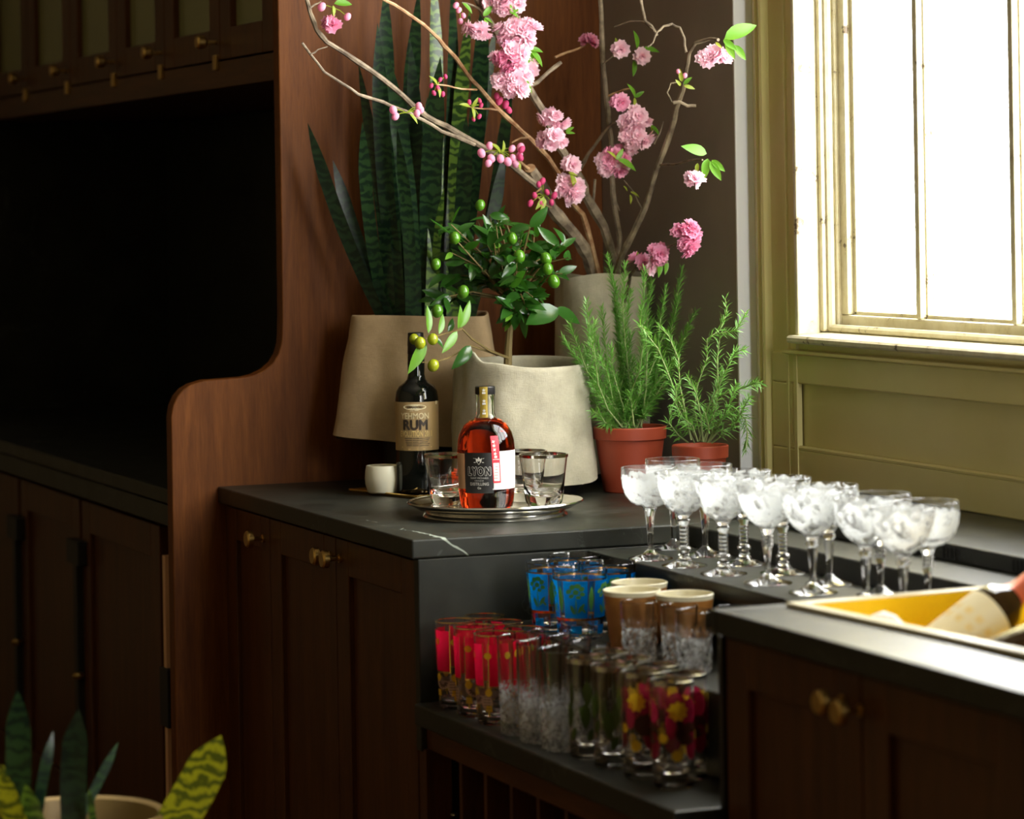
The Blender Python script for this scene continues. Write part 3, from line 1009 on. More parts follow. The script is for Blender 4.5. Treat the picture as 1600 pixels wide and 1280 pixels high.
# outlined oval with the house name
ring = oval(0, 0, 0.0225, 0.0055, 24)
wrap(ink, [ring], rf, D(-4), 0.1645, 0.0011)
wrap(ink, [[(-0.0095, 0), (-0.002, 0), (-0.002, 0.001), (-0.0095, 0.001)], [(0.0, 0.0005), (0.008, 0.0005), (0.008, 0.0015), (0.0, 0.0015)]], rf, D(-4), 0.1570, 0.0011)
wrap(ink, [oval(0, 0, 0.0036, 0.0036, 12)], rf, D(62), 0.1715, 0.0012)
tag(ink.build('pale_lettering', 'label_cream', t), kind='stuff')
ink = MB()
wrap_text(ink, 'EVOLUTION 2011', 0.0150, rf, D(-1), 0.1090, 0.0011, 0.00035, 0.50, 0.0, 1.12)
wrap(ink, [[(-0.030, 0), (0.030, 0), (0.030, 0.0012), (-0.030, 0.0012)], [(-0.016, -0.0035), (0.016, -0.0035), (0.016, -0.0025), (-0.016, -0.0025)]], rf, D(0), 0.0880, 0.0011)
tag(ink.build('gold_lettering', 'ink_gold', t), kind='stuff')
ink = MB()
wrap_text(ink, 'RUM', 0.0255, rf, D(-3), 0.1222, 0.0012, 0.0012, 0.92)
wrap_text(ink, 'SAMAROLI', 0.0066, rf, D(-4), 0.1622, 0.0016, 0.0001, 0.95)
for q in range(5):
    for (xa, xb) in ((-0.024 + 0.001 * q, -0.009), (-0.008, 0.004), (0.005, 0.025 - 0.002 * (q % 3))):
        wrap(ink, [[(xa, 0), (xb, 0), (xb, 0.0013), (xa, 0.0013)]], rf, D(1), 0.1045 - q * 0.0034, 0.0011)
tag(ink.build('dark_lettering', 'ink_dark', t), kind='stuff')

t = thing('votive_cup', 'small white rounded cup on the gold tray beside the rum bottle', 'cup', (1.967, 5.520, ZT + 0.0045))
MB().lathe([(0, 0), (0.026, 0), (0.0285, 0.002), (0.0325, 0.016), (0.0335, 0.028), (0.0325, 0.042), (0.0305, 0.0515), (0.0290, 0.052), (0.0280, 0.051), (0.0300, 0.040), (0.0300, 0.020), (0.024, 0.008), (0, 0.007)], 40).build('cup_body', 'ceramic_white', t)
MB().lathe([(0, 0.0400), (0.0292, 0.0400), (0.0292, 0.0380), (0, 0.0380)], 28).build('candle_wax', 'cream_glaze', t)

# ================================================================ coupe glasses
def foot_prof(rs):
    return [(0, 0), (0.0345, 0), (0.0370, 0.0010), (0.0365, 0.0022), (0.028, 0.0042), (0.014, 0.0085), (rs, 0.016)]


def stem_plain():
    return foot_prof(0.0050) + [(0.0046, 0.030), (0.0052, 0.045), (0.0066, 0.062), (0.0088, 0.078), (0.0135, 0.0865), (0, 0.0865)]


def stem_rings():
    p = foot_prof(0.0085) + [(0.0095, 0.018), (0.0068, 0.020), (0.0070, 0.0225), (0.0105, 0.0250), (0.0118, 0.0285), (0.0085, 0.0320)]
    z = 0.0325
    while z < 0.062:
        p += [(0.0066, z), (0.0082, z + 0.003), (0.0066, z + 0.0058)]
        z += 0.0063
    p += [(0.0070, 0.0660), (0.0092, 0.0700), (0.0105, 0.0740), (0.0072, 0.0770), (0.0098, 0.0800), (0.0150, 0.0865), (0, 0.0865)]
    return p


def stem_beads():
    p = foot_prof(0.0045) + [(0.0040, 0.020), (0.0046, 0.035), (0.0062, 0.050), (0.0078, 0.056)]
    for z in (0.057, 0.063, 0.069):
        p += [(0.0068, z), (0.0094, z + 0.003), (0.0068, z + 0.0058)]
    p += [(0.0078, 0.0765), (0.0135, 0.0865), (0, 0.0865)]
    return p


def stem_knop():
    return foot_prof(0.0046) + [(0.0042, 0.022), (0.0050, 0.040), (0.0078, 0.064), (0.0066, 0.067), (0.0070, 0.069), (0.0100, 0.0725), (0.0095, 0.0760), (0.0072, 0.0785), (0.0135, 0.0865), (0, 0.0865)]


def bowl(out, wall=0.0013):
    rm = 0.0463 / max(r for r, z in out)
    out = [(r * rm, z) for r, z in out]
    inn = [(max(0.0, r - wall), z + (wall if r < 0.04 else wall * 0.3)) for r, z in reversed(out)]
    inn = [(r, z) for r, z in inn if r > 0.004]
    return [(0, out[0][1])] + out + [(out[-1][0] - wall * 0.5, out[-1][1] + 0.0006)] + inn + [(0, out[0][1] + wall + 0.001)]


B_ROUND = bowl([(0.012, 0.0862), (0.026, 0.0885), (0.040, 0.0950), (0.0510, 0.1060), (0.0570, 0.1190), (0.0590, 0.1340), (0.0590, 0.1505)])
B_FLARE = bowl([(0.014, 0.0862), (0.026, 0.0885), (0.0355, 0.0945), (0.0400, 0.1000), (0.0405, 0.1030), (0.0440, 0.1060), (0.0500, 0.1190), (0.0555, 0.1370), (0.0600, 0.1505)])
B_CONE = bowl([(0.012, 0.0862), (0.022, 0.0890), (0.036, 0.0990), (0.0480, 0.1120), (0.0550, 0.1260), (0.0580, 0.1390), (0.0595, 0.1505)])


def coupe(name, bp, sp, mat, facets):
    t = thing(name, '', 'glass', (0, 0, 0))
    def rad(a, k, r, z):
        return r * (1 + (0.10 * abs(math.cos(facets * a * 0.5)) - 0.05 if 0.020 < z < 0.083 and r < 0.02 else 0))
    MB().lathe(sp, 32, rad if facets else None).build('stem', 'glass', t)
    MB().lathe(bp, 48).build('bowl', mat, t)
    return t


K = {'A': coupe('coupe_glass', B_ROUND, stem_plain(), 'etched_floral', 6),
     'B': coupe('coupe_glass', B_FLARE, stem_rings(), 'etched_leafy', 0),
     'C': coupe('coupe_glass', B_CONE, stem_beads(), 'etched_floral', 6),
     'D': coupe('coupe_glass', B_CONE, stem_knop(), 'etched_leafy', 6),
     'E': coupe('coupe_glass', B_ROUND, stem_beads(), 'etched_floral', 6)}
ORD = ['end', 'second', 'third', 'fourth', 'fifth', 'sixth', 'seventh']
front = [(2.094, 4.576, 'A'), (2.101, 4.462, 'B'), (2.109, 4.335, 'B'), (2.116, 4.196, 'C'), (2.124, 4.064, 'D'), (2.131, 3.913, 'D'), (2.120, 3.784, 'D')]
back = [(2.194, 4.700, 'A'), (2.194, 4.577, 'A'), (2.194, 4.434, 'B'), (2.194, 4.297, 'B'), (2.194, 4.143, 'D'), (2.194, 3.983, 'E'), (2.194, 3.845, 'E')]
SHAPE = {'A': 'round bowled coupe with a plain stem', 'B': 'flared coupe with a ringed stem', 'C': 'etched coupe with a beaded stem', 'D': 'deep etched coupe with a knopped stem', 'E': 'round etched coupe with a beaded stem'}
used = set()
for row, nm in ((front, 'front'), (back, 'back')):
    for i, (x, y, k) in enumerate(row):
        if k in used:
            o = copy_tree(K[k])
        else:
            used.add(k)
            o = K[k]
        o.location = (x, y, 0.8752)
        o.rotation_euler = (0, 0, 0.37 * i + (1.1 if nm == 'back' else 0))
        WL[o.name] = Vector(o.location)
        pos = 'nearest the plant pots' if i == 0 else 'nearest the camera' if i == 6 else ORD[i] + ' from the plant pots'
        tag(o, f'{SHAPE[k]}, {pos} in the {nm} row', 'glass', 'coupe glasses in two rows on the upper shelf')

# ================================================================ glasses on the niche shelves
ZS, Z2 = 0.6412, 0.7652
used = {}


def put(proto, loc, rz, label, group):
    o = proto
    if proto.name in used:
        o = copy_tree(proto)
    used[proto.name] = 1
    o.location = loc
    o.rotation_euler = (0, 0, rz)
    WL[o.name] = Vector(loc)
    return tag(o, label, 'glass', group)


def two_tone(o, zcut, mat):
    o.data.materials.append(MATS[mat])
    for p in o.data.polygons:
        if p.center.z < zcut:
            p.material_index = 1


# red highballs with gilt rim and fruit motifs
def red_highball():
    t = thing('red_highball', '', 'glass')
    h, rt, rb = 0.142, 0.0335, 0.0285
    MB().lathe(tumbler_prof(h, rt, rb, 0.0018, 0.012), 40).build('tumbler_body', 'glass', t)
    rf = lambda z: rb + (rt - rb) * z / h
    for a in (-62, 10, 82, 154, 226):
        patch(MB(), rf, D(a - 27), D(a + 27), 0.062, 0.128, 0.0005, 9, 2).build('red_panel', 'enamel_red', t)
    gl = MB()
    for a in (-62, 10, 82, 154, 226):
        for s_ in (-28, 28):
            patch(gl, rf, D(a + s_ - 1), D(a + s_ + 1), 0.06, 0.13, 0.0006, 1, 2)
        patch(gl, rf, D(a - 28), D(a + 28), 0.0595, 0.0615, 0.0006, 6, 1)
    tag(gl.build('gilt_line', 'gold_rim', t), kind='stuff')
    MB().lathe(rim_band(rt, h, 0.0016, 0.0004), 40).build('gilt_rim', 'gold_rim', t)
    for a in (-62, 46, 118, 190):
        motifs('fruit_motif', 'enamel_blush', t, [[(0.015 * math.cos(math.pi + math.pi * q / 8), 0.013 * math.sin(math.pi + math.pi * q / 8)) for q in range(9)]], rf, D(a), 0.046, 0.0007)
        motifs('fruit_motif', 'enamel_blush', t, [oval(0, 0, 0.009, 0.013, 14)], rf, D(a + 36), 0.036, 0.0007)
    mo = MB()
    for a in (-62, 46, 118, 190):
        for q in range(7):
            an = math.pi + math.pi * (q + 0.5) / 7
            wrap(mo, [leafshape(0.0035 * math.cos(an), 0.0035 * math.sin(an) - 0.001, 0.0075, 0.0012, an, 4)], rf, D(a), 0.046, 0.0011)
        for q in range(5):
            wrap(mo, [[(-0.006, 0), (0.006, 0), (0.006, 0.0011), (-0.006, 0.0011)]], rf, D(a + 36), 0.027 + q * 0.0045, 0.0011)
    tag(mo.build('motif_line', 'enamel_brown', t), kind='stuff')
    mo = MB()
    for a in (-80, -20, 30, 75, 140, 200):
        wrap(mo, [oval(0, 0.030, 0.006, 0.0065, 10), [(-0.0055, 0), (0.0055, 0), (0.0045, 0.010), (-0.0045, 0.010)], [(-0.0012, -0.008), (0.0012, -0.008), (0.0012, 0), (-0.0012, 0)], oval(0, 0.088, 0.0055, 0.0055, 10)], rf, D(a), 0.022, 0.0009)
    tag(mo.build('gilt_motif', 'enamel_yellow', t), kind='stuff')
    return t


RH = red_highball()
gn = 'red and gilt highballs on the lower shelf'
for x, y, r, lab in ((1.790, 4.680, 0.3, 'red and gilt highball in the front row, nearest the stone side slab'), (1.790, 4.598, 1.1, 'red and gilt highball in the middle of the front row'),
                     (1.790, 4.508, 0.0, 'red and gilt highball in front with a melon slice motif, next to the cut crystal'), (1.853, 4.711, 2.2, 'red and gilt highball in the back row against the stone side slab'),
                     (1.853, 4.629, 0.8, 'red and gilt highball in the middle of the back row'), (1.853, 4.539, 1.7, 'red and gilt highball in the back row nearest the cut crystal')):
    put(RH, (x, y, ZS), r, lab, gn)


# cut crystal highballs
def cut_highball():
    t = thing('cut_crystal_highball', '', 'glass')
    h, rt, rb = 0.150, 0.0350, 0.0315
    prof = [(0, 0), (rb - 0.003, 0)] + [(rb + (rt - rb) * z / h, z) for z in [0.0015 + 0.0034 * q for q in range(21)]] + [(rt - 0.0004, 0.085), (rt, h - 0.001), (rt - 0.001, h), (rt - 0.002, h - 0.001), (rb - 0.001, 0.08), (rb - 0.003, 0.018), (0, 0.014)]
    def rad(a, k, r, z):
        if k < 2 or r < 0.03 or z > 0.071 or k > 24:
            return r
        q = 66.0
        d = abs(math.sin(7 * (a + z * q * 0.22))) + abs(math.sin(7 * (a - z * q * 0.22)))
        fade = 1.0 if z < 0.055 else max(0.0, (0.071 - z) / 0.016)
        return r - 0.0026 * (2 - d) * fade
    o = MB().lathe(prof, 84, rad).build('tumbler_body', 'glass', t, angle=12)
    two_tone(o, 0.062, 'cut_crystal_sparkle')
    return t


CH = cut_highball()
gn = 'cut crystal highballs on the lower shelf'
for x, y, r, lab in ((1.790, 4.405, 0, 'cut crystal highball in the front row next to the red glasses'), (1.790, 4.326, 0.4, 'cut crystal highball in the middle of the front row'), (1.792, 4.247, 0.9, 'cut crystal highball in the front row next to the silver rimmed glasses'),
                     (1.853, 4.437, 1.3, 'cut crystal highball in the back row nearest the red glasses'), (1.853, 4.358, 0.2, 'cut crystal highball in the middle of the back row'), (1.853, 4.283, 0.7, 'cut crystal highball in the back row nearest the silver rimmed glasses')):
    put(CH, (x, y, ZS), r, lab, gn)


# silver rimmed highballs with grey green leaves
def leaf_highball():
    t = thing('leaf_highball', '', 'glass')
    h, rt, rb = 0.148, 0.0300, 0.0275
    MB().lathe(tumbler_prof(h, rt, rb, 0.0018, 0.020), 40).build('tumbler_body', 'glass', t)
    MB().lathe(rim_band(rt, h, 0.007), 40).build('silver_band', 'silver_rim', t)
    rf = lambda z: rb + (rt - rb) * z / h
    for a in (-64, -8, 52, 118, 180, 240):
        zz = 0.062 if (a // 10) % 2 else 0.085
        motifs('leaf_motif', 'enamel_leaf', t, [leafshape(0, -0.016, 0.040, 0.0075, 1.57, 8), leafshape(0.004, -0.034, 0.022, 0.005, 1.2, 6)], rf, D(a), zz, 0.0008)
    return t


LH = leaf_highball()
gn = 'silver rimmed leaf highballs on the lower shelf'
for x, y, r, lab in ((1.800, 4.165, 0, 'silver rimmed leaf highball in front, beside the cut crystal'), (1.803, 4.082, 0.9, 'silver rimmed leaf highball in front, beside the flowered glass'),
                     (1.856, 4.205, 0.5, 'silver rimmed leaf highball in the back row beside the cut crystal'), (1.857, 4.130, 1.4, 'silver rimmed leaf highball in the back row behind the two front ones')):
    put(LH, (x, y, ZS), r, lab, gn)


# highballs painted with crimson and yellow flowers
def flower_highball():
    t = thing('flower_highball', '', 'glass')
    h, rt, rb = 0.150, 0.0310, 0.0290
    MB().lathe(tumbler_prof(h, rt, rb, 0.0018, 0.020), 40).build('tumbler_body', 'glass', t)
    MB().lathe(rim_band(rt, h, 0.006), 40).build('silver_band', 'silver_rim', t)
    rf = lambda z: rb + (rt - rb) * z / h
    for a in (0, 120, 240):
        motifs('crimson_flower', 'enamel_crimson', t, [oval(0.006, 0.028, 0.016, 0.019, 12), oval(0.012, -0.020, 0.013, 0.020, 12), oval(-0.022, 0.010, 0.008, 0.020, 12)], rf, D(a), 0.080, 0.0007)
        motifs('brown_leaf', 'enamel_brown', t, [oval(0.004, 0.002, 0.020, 0.016, 12), leafshape(-0.01, -0.012, 0.026, 0.006, 0.4, 6)], rf, D(a), 0.076, 0.0010)
        motifs('yellow_flower', 'enamel_yellow', t, [star(-0.012, 0.030, 0.015, 0.0115, 9, 0.2), star(-0.013, -0.032, 0.0095, 0.0075, 8, 0.4), star(0.030, -0.008, 0.008, 0.006, 8)], rf, D(a), 0.080, 0.0013)
    return t


FH = flower_highball()
gn = 'flowered highballs on the lower shelf'
for x, y, r, lab in ((1.812, 3.992, 0, 'highball painted with yellow and crimson flowers in front, fully in view'), (1.815, 3.902, 0.6, 'flowered highball in front, partly cut off by the sink cabinet'),
                     (1.857, 4.040, 1.0, 'flowered highball in the back row behind the leaf glasses'), (1.858, 3.950, 0.3, 'flowered highball in the back row beside the sink cabinet')):
    put(FH, (x, y, ZS), r, lab, gn)


# blue old fashioneds with gilt bands and a green flower in each panel
def blue_glass():
    t = thing('blue_rocks_glass', '', 'glass')
    h, rt, rb = 0.112, 0.0448, 0.0350
    MB().lathe(tumbler_prof(h, rt, rb, 0.002, 0.010), 44).build('tumbler_body', 'glass', t)
    rf = lambda z: rb + (rt - rb) * z / h
    gl = MB()
    for q in range(5):
        a = -12 + 72 * q
        patch(MB(), rf, D(a - 28), D(a + 28), 0.036, 0.096, 0.0005, 10, 3).build('blue_panel', 'enamel_blue', t)
        patch(MB(), rf, D(a - 14), D(a + 14), 0.010, 0.024, 0.0005, 5, 1).build('blue_panel', 'enamel_blue', t)
        for s_ in (-29, 29):
            patch(gl, rf, D(a + s_ - 0.7), D(a + s_ + 0.7), 0.006, 0.098, 0.0007, 1, 3)
        motifs('flower_motif', 'enamel_green', t, [oval(-0.010, 0.013, 0.0052, 0.0038, 9, 0.4), oval(-0.004, 0.020, 0.0048, 0.0042, 9, 0.9), oval(0.004, 0.022, 0.0052, 0.0040, 9), oval(0.010, 0.017, 0.0046, 0.0038, 9, 0.7), oval(0.011, 0.009, 0.0044, 0.0034, 9),
                oval(0.001, 0.012, 0.0050, 0.0044, 9), oval(-0.006, 0.006, 0.0046, 0.0032, 9, 0.5), oval(0.005, 0.004, 0.0040, 0.0030, 9), leafshape(0.001, -0.027, 0.030, 0.0011, 1.57, 5), leafshape(-0.001, -0.024, 0.017, 0.0032, 2.0, 6),
                leafshape(0.003, -0.022, 0.020, 0.0030, 0.95, 6), leafshape(0.009, -0.012, 0.012, 0.0020, -0.9, 5)], rf, D(a), 0.066, 0.0011, True, 'stuff')
        motifs('flower_motif', 'enamel_green', t, [leafshape(0, -0.022, 0.044, 0.004, 1.57, 7)], rf, D(a + 36), 0.066, 0.0009)
    for z0, z1 in ((0.0960, 0.0985), (0.0320, 0.0360)):
        patch(gl, rf, D(0), D(360), z0, z1, 0.0008, 44, 1)
    tag(gl.build('gilt_band', 'gold_rim', t), kind='stuff')
    return t


BG = blue_glass()
gn = 'blue and gilt rocks glasses on the raised step'
for x, y, r, lab in ((1.938, 4.508, 0, 'blue and gilt rocks glass in front, with a green flower facing out'), (1.936, 4.612, 0.75, 'blue and gilt rocks glass beside the stone side slab'),
                     (2.012, 4.562, 0.4, 'blue and gilt rocks glass next to the tan cups'), (2.004, 4.685, 1.0, 'blue and gilt rocks glass at the back of its cluster')):
    put(BG, (x, y, Z2), r, lab, gn)


# tan cups with a cream glazed lip
def tan_cup():
    t = thing('tan_cup', '', 'cup')
    h, rt, rb = 0.096, 0.0450, 0.0340
    MB().lathe([(0, 0), (rb - 0.002, 0), (rb, 0.002), (rt - 0.0009, h - 0.008)], 44).build('cup_body', 'tan_clay', t)
    MB().lathe([(rt - 0.0010, h - 0.0082), (rt, h - 0.001), (rt - 0.0015, h), (rt - 0.003, h - 0.001), (rb - 0.001, 0.010), (0, 0.008)], 44).build('glazed_lip', 'cream_glaze', t)
    return t


TC = tan_cup()
gn = 'tan cups with cream rims on the raised step'
for x, y, lab in ((1.952, 4.338, 'tan cup with a cream rim in front, beside the blue glasses'), (2.002, 4.420, 'tan cup with a cream rim at the back of the three'), (2.003, 4.255, 'tan cup with a cream rim behind the small crystal tumblers')):
    o = put(TC, (x, y, Z2), 0, lab, gn)
    o['category'] = 'cup'


# small cut crystal tumblers
def small_crystal():
    t = thing('small_crystal_tumbler', '', 'glass')
    h, rt, rb = 0.090, 0.0285, 0.0265
    prof = [(0, 0), (rb - 0.003, 0)] + [(rb + (rt - rb) * z / h, z) for z in [0.0015 + 0.0036 * q for q in range(15)]] + [(rt - 0.0003, 0.062), (rt, h - 0.001), (rt - 0.001, h), (rt - 0.002, h - 0.001), (rb - 0.001, 0.05), (rb - 0.003, 0.014), (0, 0.010)]
    def rad(a, k, r, z):
        if k < 2 or r < 0.026 or z > 0.054 or k > 17:
            return r
        d = abs(math.sin(6 * a + z * 110)) + abs(math.sin(6 * a - z * 110))
        return r - 0.0024 * (2 - d)
    o = MB().lathe(prof, 72, rad).build('tumbler_body', 'glass', t, angle=12)
    two_tone(o, 0.052, 'cut_crystal_sparkle')
    return t


SC = small_crystal()
gn = 'small crystal tumblers on the raised step'
for x, y, lab in ((1.922, 4.246, 'small crystal tumbler in front of the first tan cup'), (1.956, 4.176, 'small crystal tumbler in the middle of its row'), (1.948, 4.108, 'small crystal tumbler beside the sink cabinet'), (2.022, 4.120, 'small crystal tumbler at the back, showing only its rim')):
    put(SC, (x, y, Z2), x, lab, gn)

# ================================================================ yellow basin with bottles
t = thing('yellow_basin', 'yellow basin with a cream rim set into the worktop nearest the camera', 'basin', (2.135, 3.336, 0.910), D(4))
b = MB()
bx, by = 0.195, 0.365
b.add([(-bx, -by, 0.004), (bx, -by, 0.004), (bx, by, 0.004), (-bx, by, 0.004), (-bx + 0.012, -by + 0.012, -0.11), (bx - 0.012, -by + 0.012, -0.11), (bx - 0.012, by - 0.012, -0.11), (-bx + 0.012, by - 0.012, -0.11)],
      [(0, 4, 5, 1), (1, 5, 6, 2), (2, 6, 7, 3), (3, 7, 4, 0), (4, 7, 6, 5)])
b.build('basin_liner', 'yellow_basin', t, False)
r = MB()
r.box((-bx - 0.020, -by - 0.020, 0.0005), (-bx, by + 0.020, 0.007)).box((bx, -by - 0.020, 0.0005), (bx + 0.020, by + 0.020, 0.007))
r.box((-bx, -by - 0.020, 0.0005), (bx, -by, 0.007)).box((-bx, by, 0.0005), (bx, by + 0.020, 0.007))
r.build('rim', 'basin_rim', t, False, bevel=0.002)


def lying_bottle(name, label, a, bdir, r, ln, glassm, lab, foil):
    """bottle lying from its heel at a along bdir"""
    t = thing(name, label, 'bottle', a)
    q = Vector(bdir).normalized().to_track_quat('Z', 'Y')
    t.rotation_mode = 'QUATERNION'
    t.rotation_quaternion = q
    p = [(0, 0), (r - 0.004, 0), (r, 0.004), (r, ln * 0.62), (r * 0.86, ln * 0.69), (r * 0.52, ln * 0.75), (r * 0.38, ln * 0.80), (r * 0.36, ln), (0, ln)]
    MB().lathe(p, 36).build('bottle_body', glassm, t)
    if lab:
        MB().lathe([(r + 0.0006, ln * 0.12), (r + 0.0008, ln * 0.14), (r + 0.0008, ln * 0.58), (r + 0.0006, ln * 0.60)], 36).build('paper_label', lab, t)
        sq = MB()
        for k in range(12):      # small gold crest printed round the label
            a = 2 * math.pi * k / 12
            for q in range(2):
                c0, c1 = a - 0.13, a + 0.13
                z0, z1 = ln * (0.38 + 0.07 * q), ln * (0.42 + 0.07 * q)
                rr = r + 0.0012
                sq.add([(rr * math.cos(c0), rr * math.sin(c0), z0), (rr * math.cos(c1), rr * math.sin(c1), z0), (rr * math.cos(c1), rr * math.sin(c1), z1), (rr * math.cos(c0), rr * math.sin(c0), z1)], [(0, 1, 2, 3)])
        tag(sq.build('label_print', 'ink_gold', t), kind='stuff')
    MB().lathe([(r * 0.53, ln * 0.755), (r * 0.42, ln * 0.80), (r * 0.40, ln + 0.001), (0, ln + 0.0015)], 28).build('capsule', foil, t)
    return t


lying_bottle('wine_bottle', 'wine bottle with a cream label and red foil lying in the yellow basin', (1.968, 3.515, 0.830), (0.86, 0.05, 0.50), 0.037, 0.26, 'green_wine_glass', 'label_cream', 'foil_red')
lying_bottle('wine_bottle', 'dark brown bottle lying in front of the cream labelled one in the basin', (1.995, 3.385, 0.846), (0.90, -0.10, 0.32), 0.041, 0.26, 'green_wine_glass', None, 'seal_black')
cl = MB()
cl.lathe([(0, 0.0), (0.028, 0.0), (0.036, 0.010), (0.036, 0.040), (0.028, 0.062), (0.014, 0.074), (0, 0.078)], 28, lambda a, k, r, z: r * (1 + 0.10 * math.sin(3 * a + k) + 0.06 * math.sin(7 * a + 2 * k)))
o = cl.build('cotton_cloth', 'cotton', None)
o.location = (1.982, 3.592, 0.802)
o.scale = (1.1, 1.1, 1.42)
tag(o, 'crumpled white cloth lying in the basin beside the cream labelled bottle', 'cloth')


# ================================================================ plants
def vrand(s):
    return Vector((random.uniform(-s, s), random.uniform(-s, s), random.uniform(-s, s)))


def frame(d, nrm):
    """columns: along d, across, normal"""
    d = d.normalized()
    n = (nrm - d * nrm.dot(d))
    if n.length < 1e-4:
        n = d.orthogonal()
    n.normalize()
    w = n.cross(d)
    return Matrix((d, w, n)).transposed()


def leaf_mesh(name, ln, wd, mat, curl=0.25, fold=0.25, n=6, tip=1.0):
    """blade along +X from the origin, folded along its midrib"""
    b = MB()
    vs = []
    for k in range(n + 1):
        t = k / n
        hw = wd * 0.5 * (math.sin(math.pi * min(1, t ** 0.85)) ** 0.8 if 0 < t < 1 else 0.02) * (1.0 if t < 0.5 else tip)
        x = ln * t
        z = -curl * ln * t * t
        vs += [(x, -hw, z + fold * hw), (x, 0, z), (x, hw, z + fold * hw)]
    fs = []
    for k in range(n):
        a = 3 * k
        fs += [(a, a + 1, a + 4, a + 3), (a + 1, a + 2, a + 5, a + 4)]
    b.add(vs, fs)
    me = bpy.data.meshes.new(name)
    me.from_pydata(b.v, [], b.f)
    me.materials.append(MATS[mat])
    me.polygons.foreach_set('use_smooth', [True] * len(me.polygons))
    return me


def place(name, me, parent, loc, mtx, scale=1.0):
    """a part sharing mesh data; loc in world space"""
    o = bpy.data.objects.new(name, me)
    COL.objects.link(o)
    o.parent = parent
    L = WL[parent.name]
    o.matrix_basis = Matrix.Translation(Vector(loc) - L) @ mtx.to_4x4() @ Matrix.Scale(scale, 4)
    return o


def mb_mesh(name, b, mat, smooth=True):
    me = bpy.data.meshes.new(name)
    me.from_pydata(b.v, [], b.f)
    me.materials.append(MATS[mat])
    if smooth:
        me.polygons.foreach_set('use_smooth', [True] * len(me.polygons))
    return me


def linen_cover(root, mat, rt, rb, z0, ztop, sup=2.0, sx=1.0, sy=1.0, seed=0.0, wr=0.06, hem=None, flare=1.0, rows=26, seg=96):
    """hanging cloth sleeve with a turned-in top edge; ztop and hem are functions of the angle"""
    prof = []
    for k in range(rows + 1):
        prof.append((1.0, k / rows))
    prof += [(0.985, 1.012), (0.96, 1.005), (0.945, 0.97), (0.94, 0.86), (0.935, 0.70)]
    def rad(a, k, r, t):
        zt = ztop(a)
        zb = hem(a) if hem else z0
        tt = min(t, 1.0)
        rr = rb + (rt - rb) * tt ** flare
        c, s_ = abs(math.cos(a)), abs(math.sin(a))
        rr *= 1.0 / (c ** sup + s_ ** sup) ** (1.0 / sup)
        z = zb + (zt - zb) * t
        nz = noise.noise(Vector((math.cos(a) * 2.2 + seed, math.sin(a) * 2.2, z * 9.0 + seed)))
        nf = noise.noise(Vector((math.cos(a) * 7.0 + seed, math.sin(a) * 7.0, z * 26.0)))
        vf = math.sin(a * 5 + 3 * nz + seed) * (1 - tt) * 0.5
        rr *= r * (1 + wr * nz * 0.7 + wr * 0.25 * nf + wr * 0.5 * vf)
        return rr, z
    return MB().lathe(prof, seg, rad, sx, sy).build('linen_cover', mat, root, True, angle=80)


def pot_inside(root, r, h, soil_z):
    MB().lathe([(0, 0), (r * 0.82, 0), (r * 0.85, 0.003), (r, h), (r * 0.94, h), (r * 0.9, soil_z), (0, soil_z)], 36).build('inner_pot', 'inner_pot', root)
    o = MB().lathe([(0, soil_z + 0.004), (r * 0.5, soil_z + 0.006), (r * 0.91, soil_z + 0.001), (r * 0.89, soil_z - 0.004), (0, soil_z - 0.004)], 28).build('soil', 'soil', root)
    return o


# ---------------------------------------------------------------- tall snake plant
SN = (2.115, 5.700, ZT)
t = thing('potted_snake_plant', 'tall dark snake plant in a tan linen covered pot against the end panel', 'plant', SN, -YAW)
linen_cover(t, 'linen_tan', 0.135, 0.172, 0.095, lambda a: 0.332 + 0.003 * math.sin(2 * a), 5.0, 1.0, 0.66, 1.7, 0.035, lambda a: 0.092 + 0.012 * math.sin(a * 2 + 0.6))
pot_inside(t, 0.085, 0.31, 0.29)


def snake_leaf(root, base, tip, wd, mat, bend=(0, 0, 0), face=None, twist=0.0, n=16):
    base, tip, bend = Vector(base), Vector(tip), Vector(bend)
    L = WL[root.name]
    face = Vector(face) if face is not None else Vector((-fwd.x, -fwd.y, 0.1))
    R3 = Matrix.Rotation(-root.rotation_euler.z, 3, 'Z')
    vs = []
    for k in range(n + 1):
        s_ = k / n
        p = base.lerp(tip, s_) + bend * math.sin(math.pi * s_)
        d = (tip - base) + bend * math.pi * math.cos(math.pi * s_)
        m3 = frame(d, face)
        ang = twist * (s_ - 0.5)
        w = m3.col[1] * math.cos(ang) + m3.col[2] * math.sin(ang)
        nn = m3.col[2] * math.cos(ang) - m3.col[1] * math.sin(ang)
        prof_ = 0.62 + 0.38 * math.sin(math.pi * min(1, s_ * 0.75 + 0.12)) if s_ < 0.72 else max(0.01, 1 - ((s_ - 0.72) / 0.28) ** 1.8)
        hw = wd * 0.5 * prof_
        th = min(0.0022, hw * 0.3)
        for q in (p - w * hw + nn * hw * 0.28, p + nn * th, p + w * hw + nn * hw * 0.28, p - nn * th):
            vs.append(tuple(R3 @ (q - L)))
    fs = []
    for k in range(n):
        for i in range(4):
            a, b = 4 * k + i, 4 * k + (i + 1) % 4
            fs.append((a, b, b + 4, a + 4))
    fs.append((0, 1, 2, 3))
    b = MB()
    b.add(vs, fs)
    return b.build('leaf', mat, root)


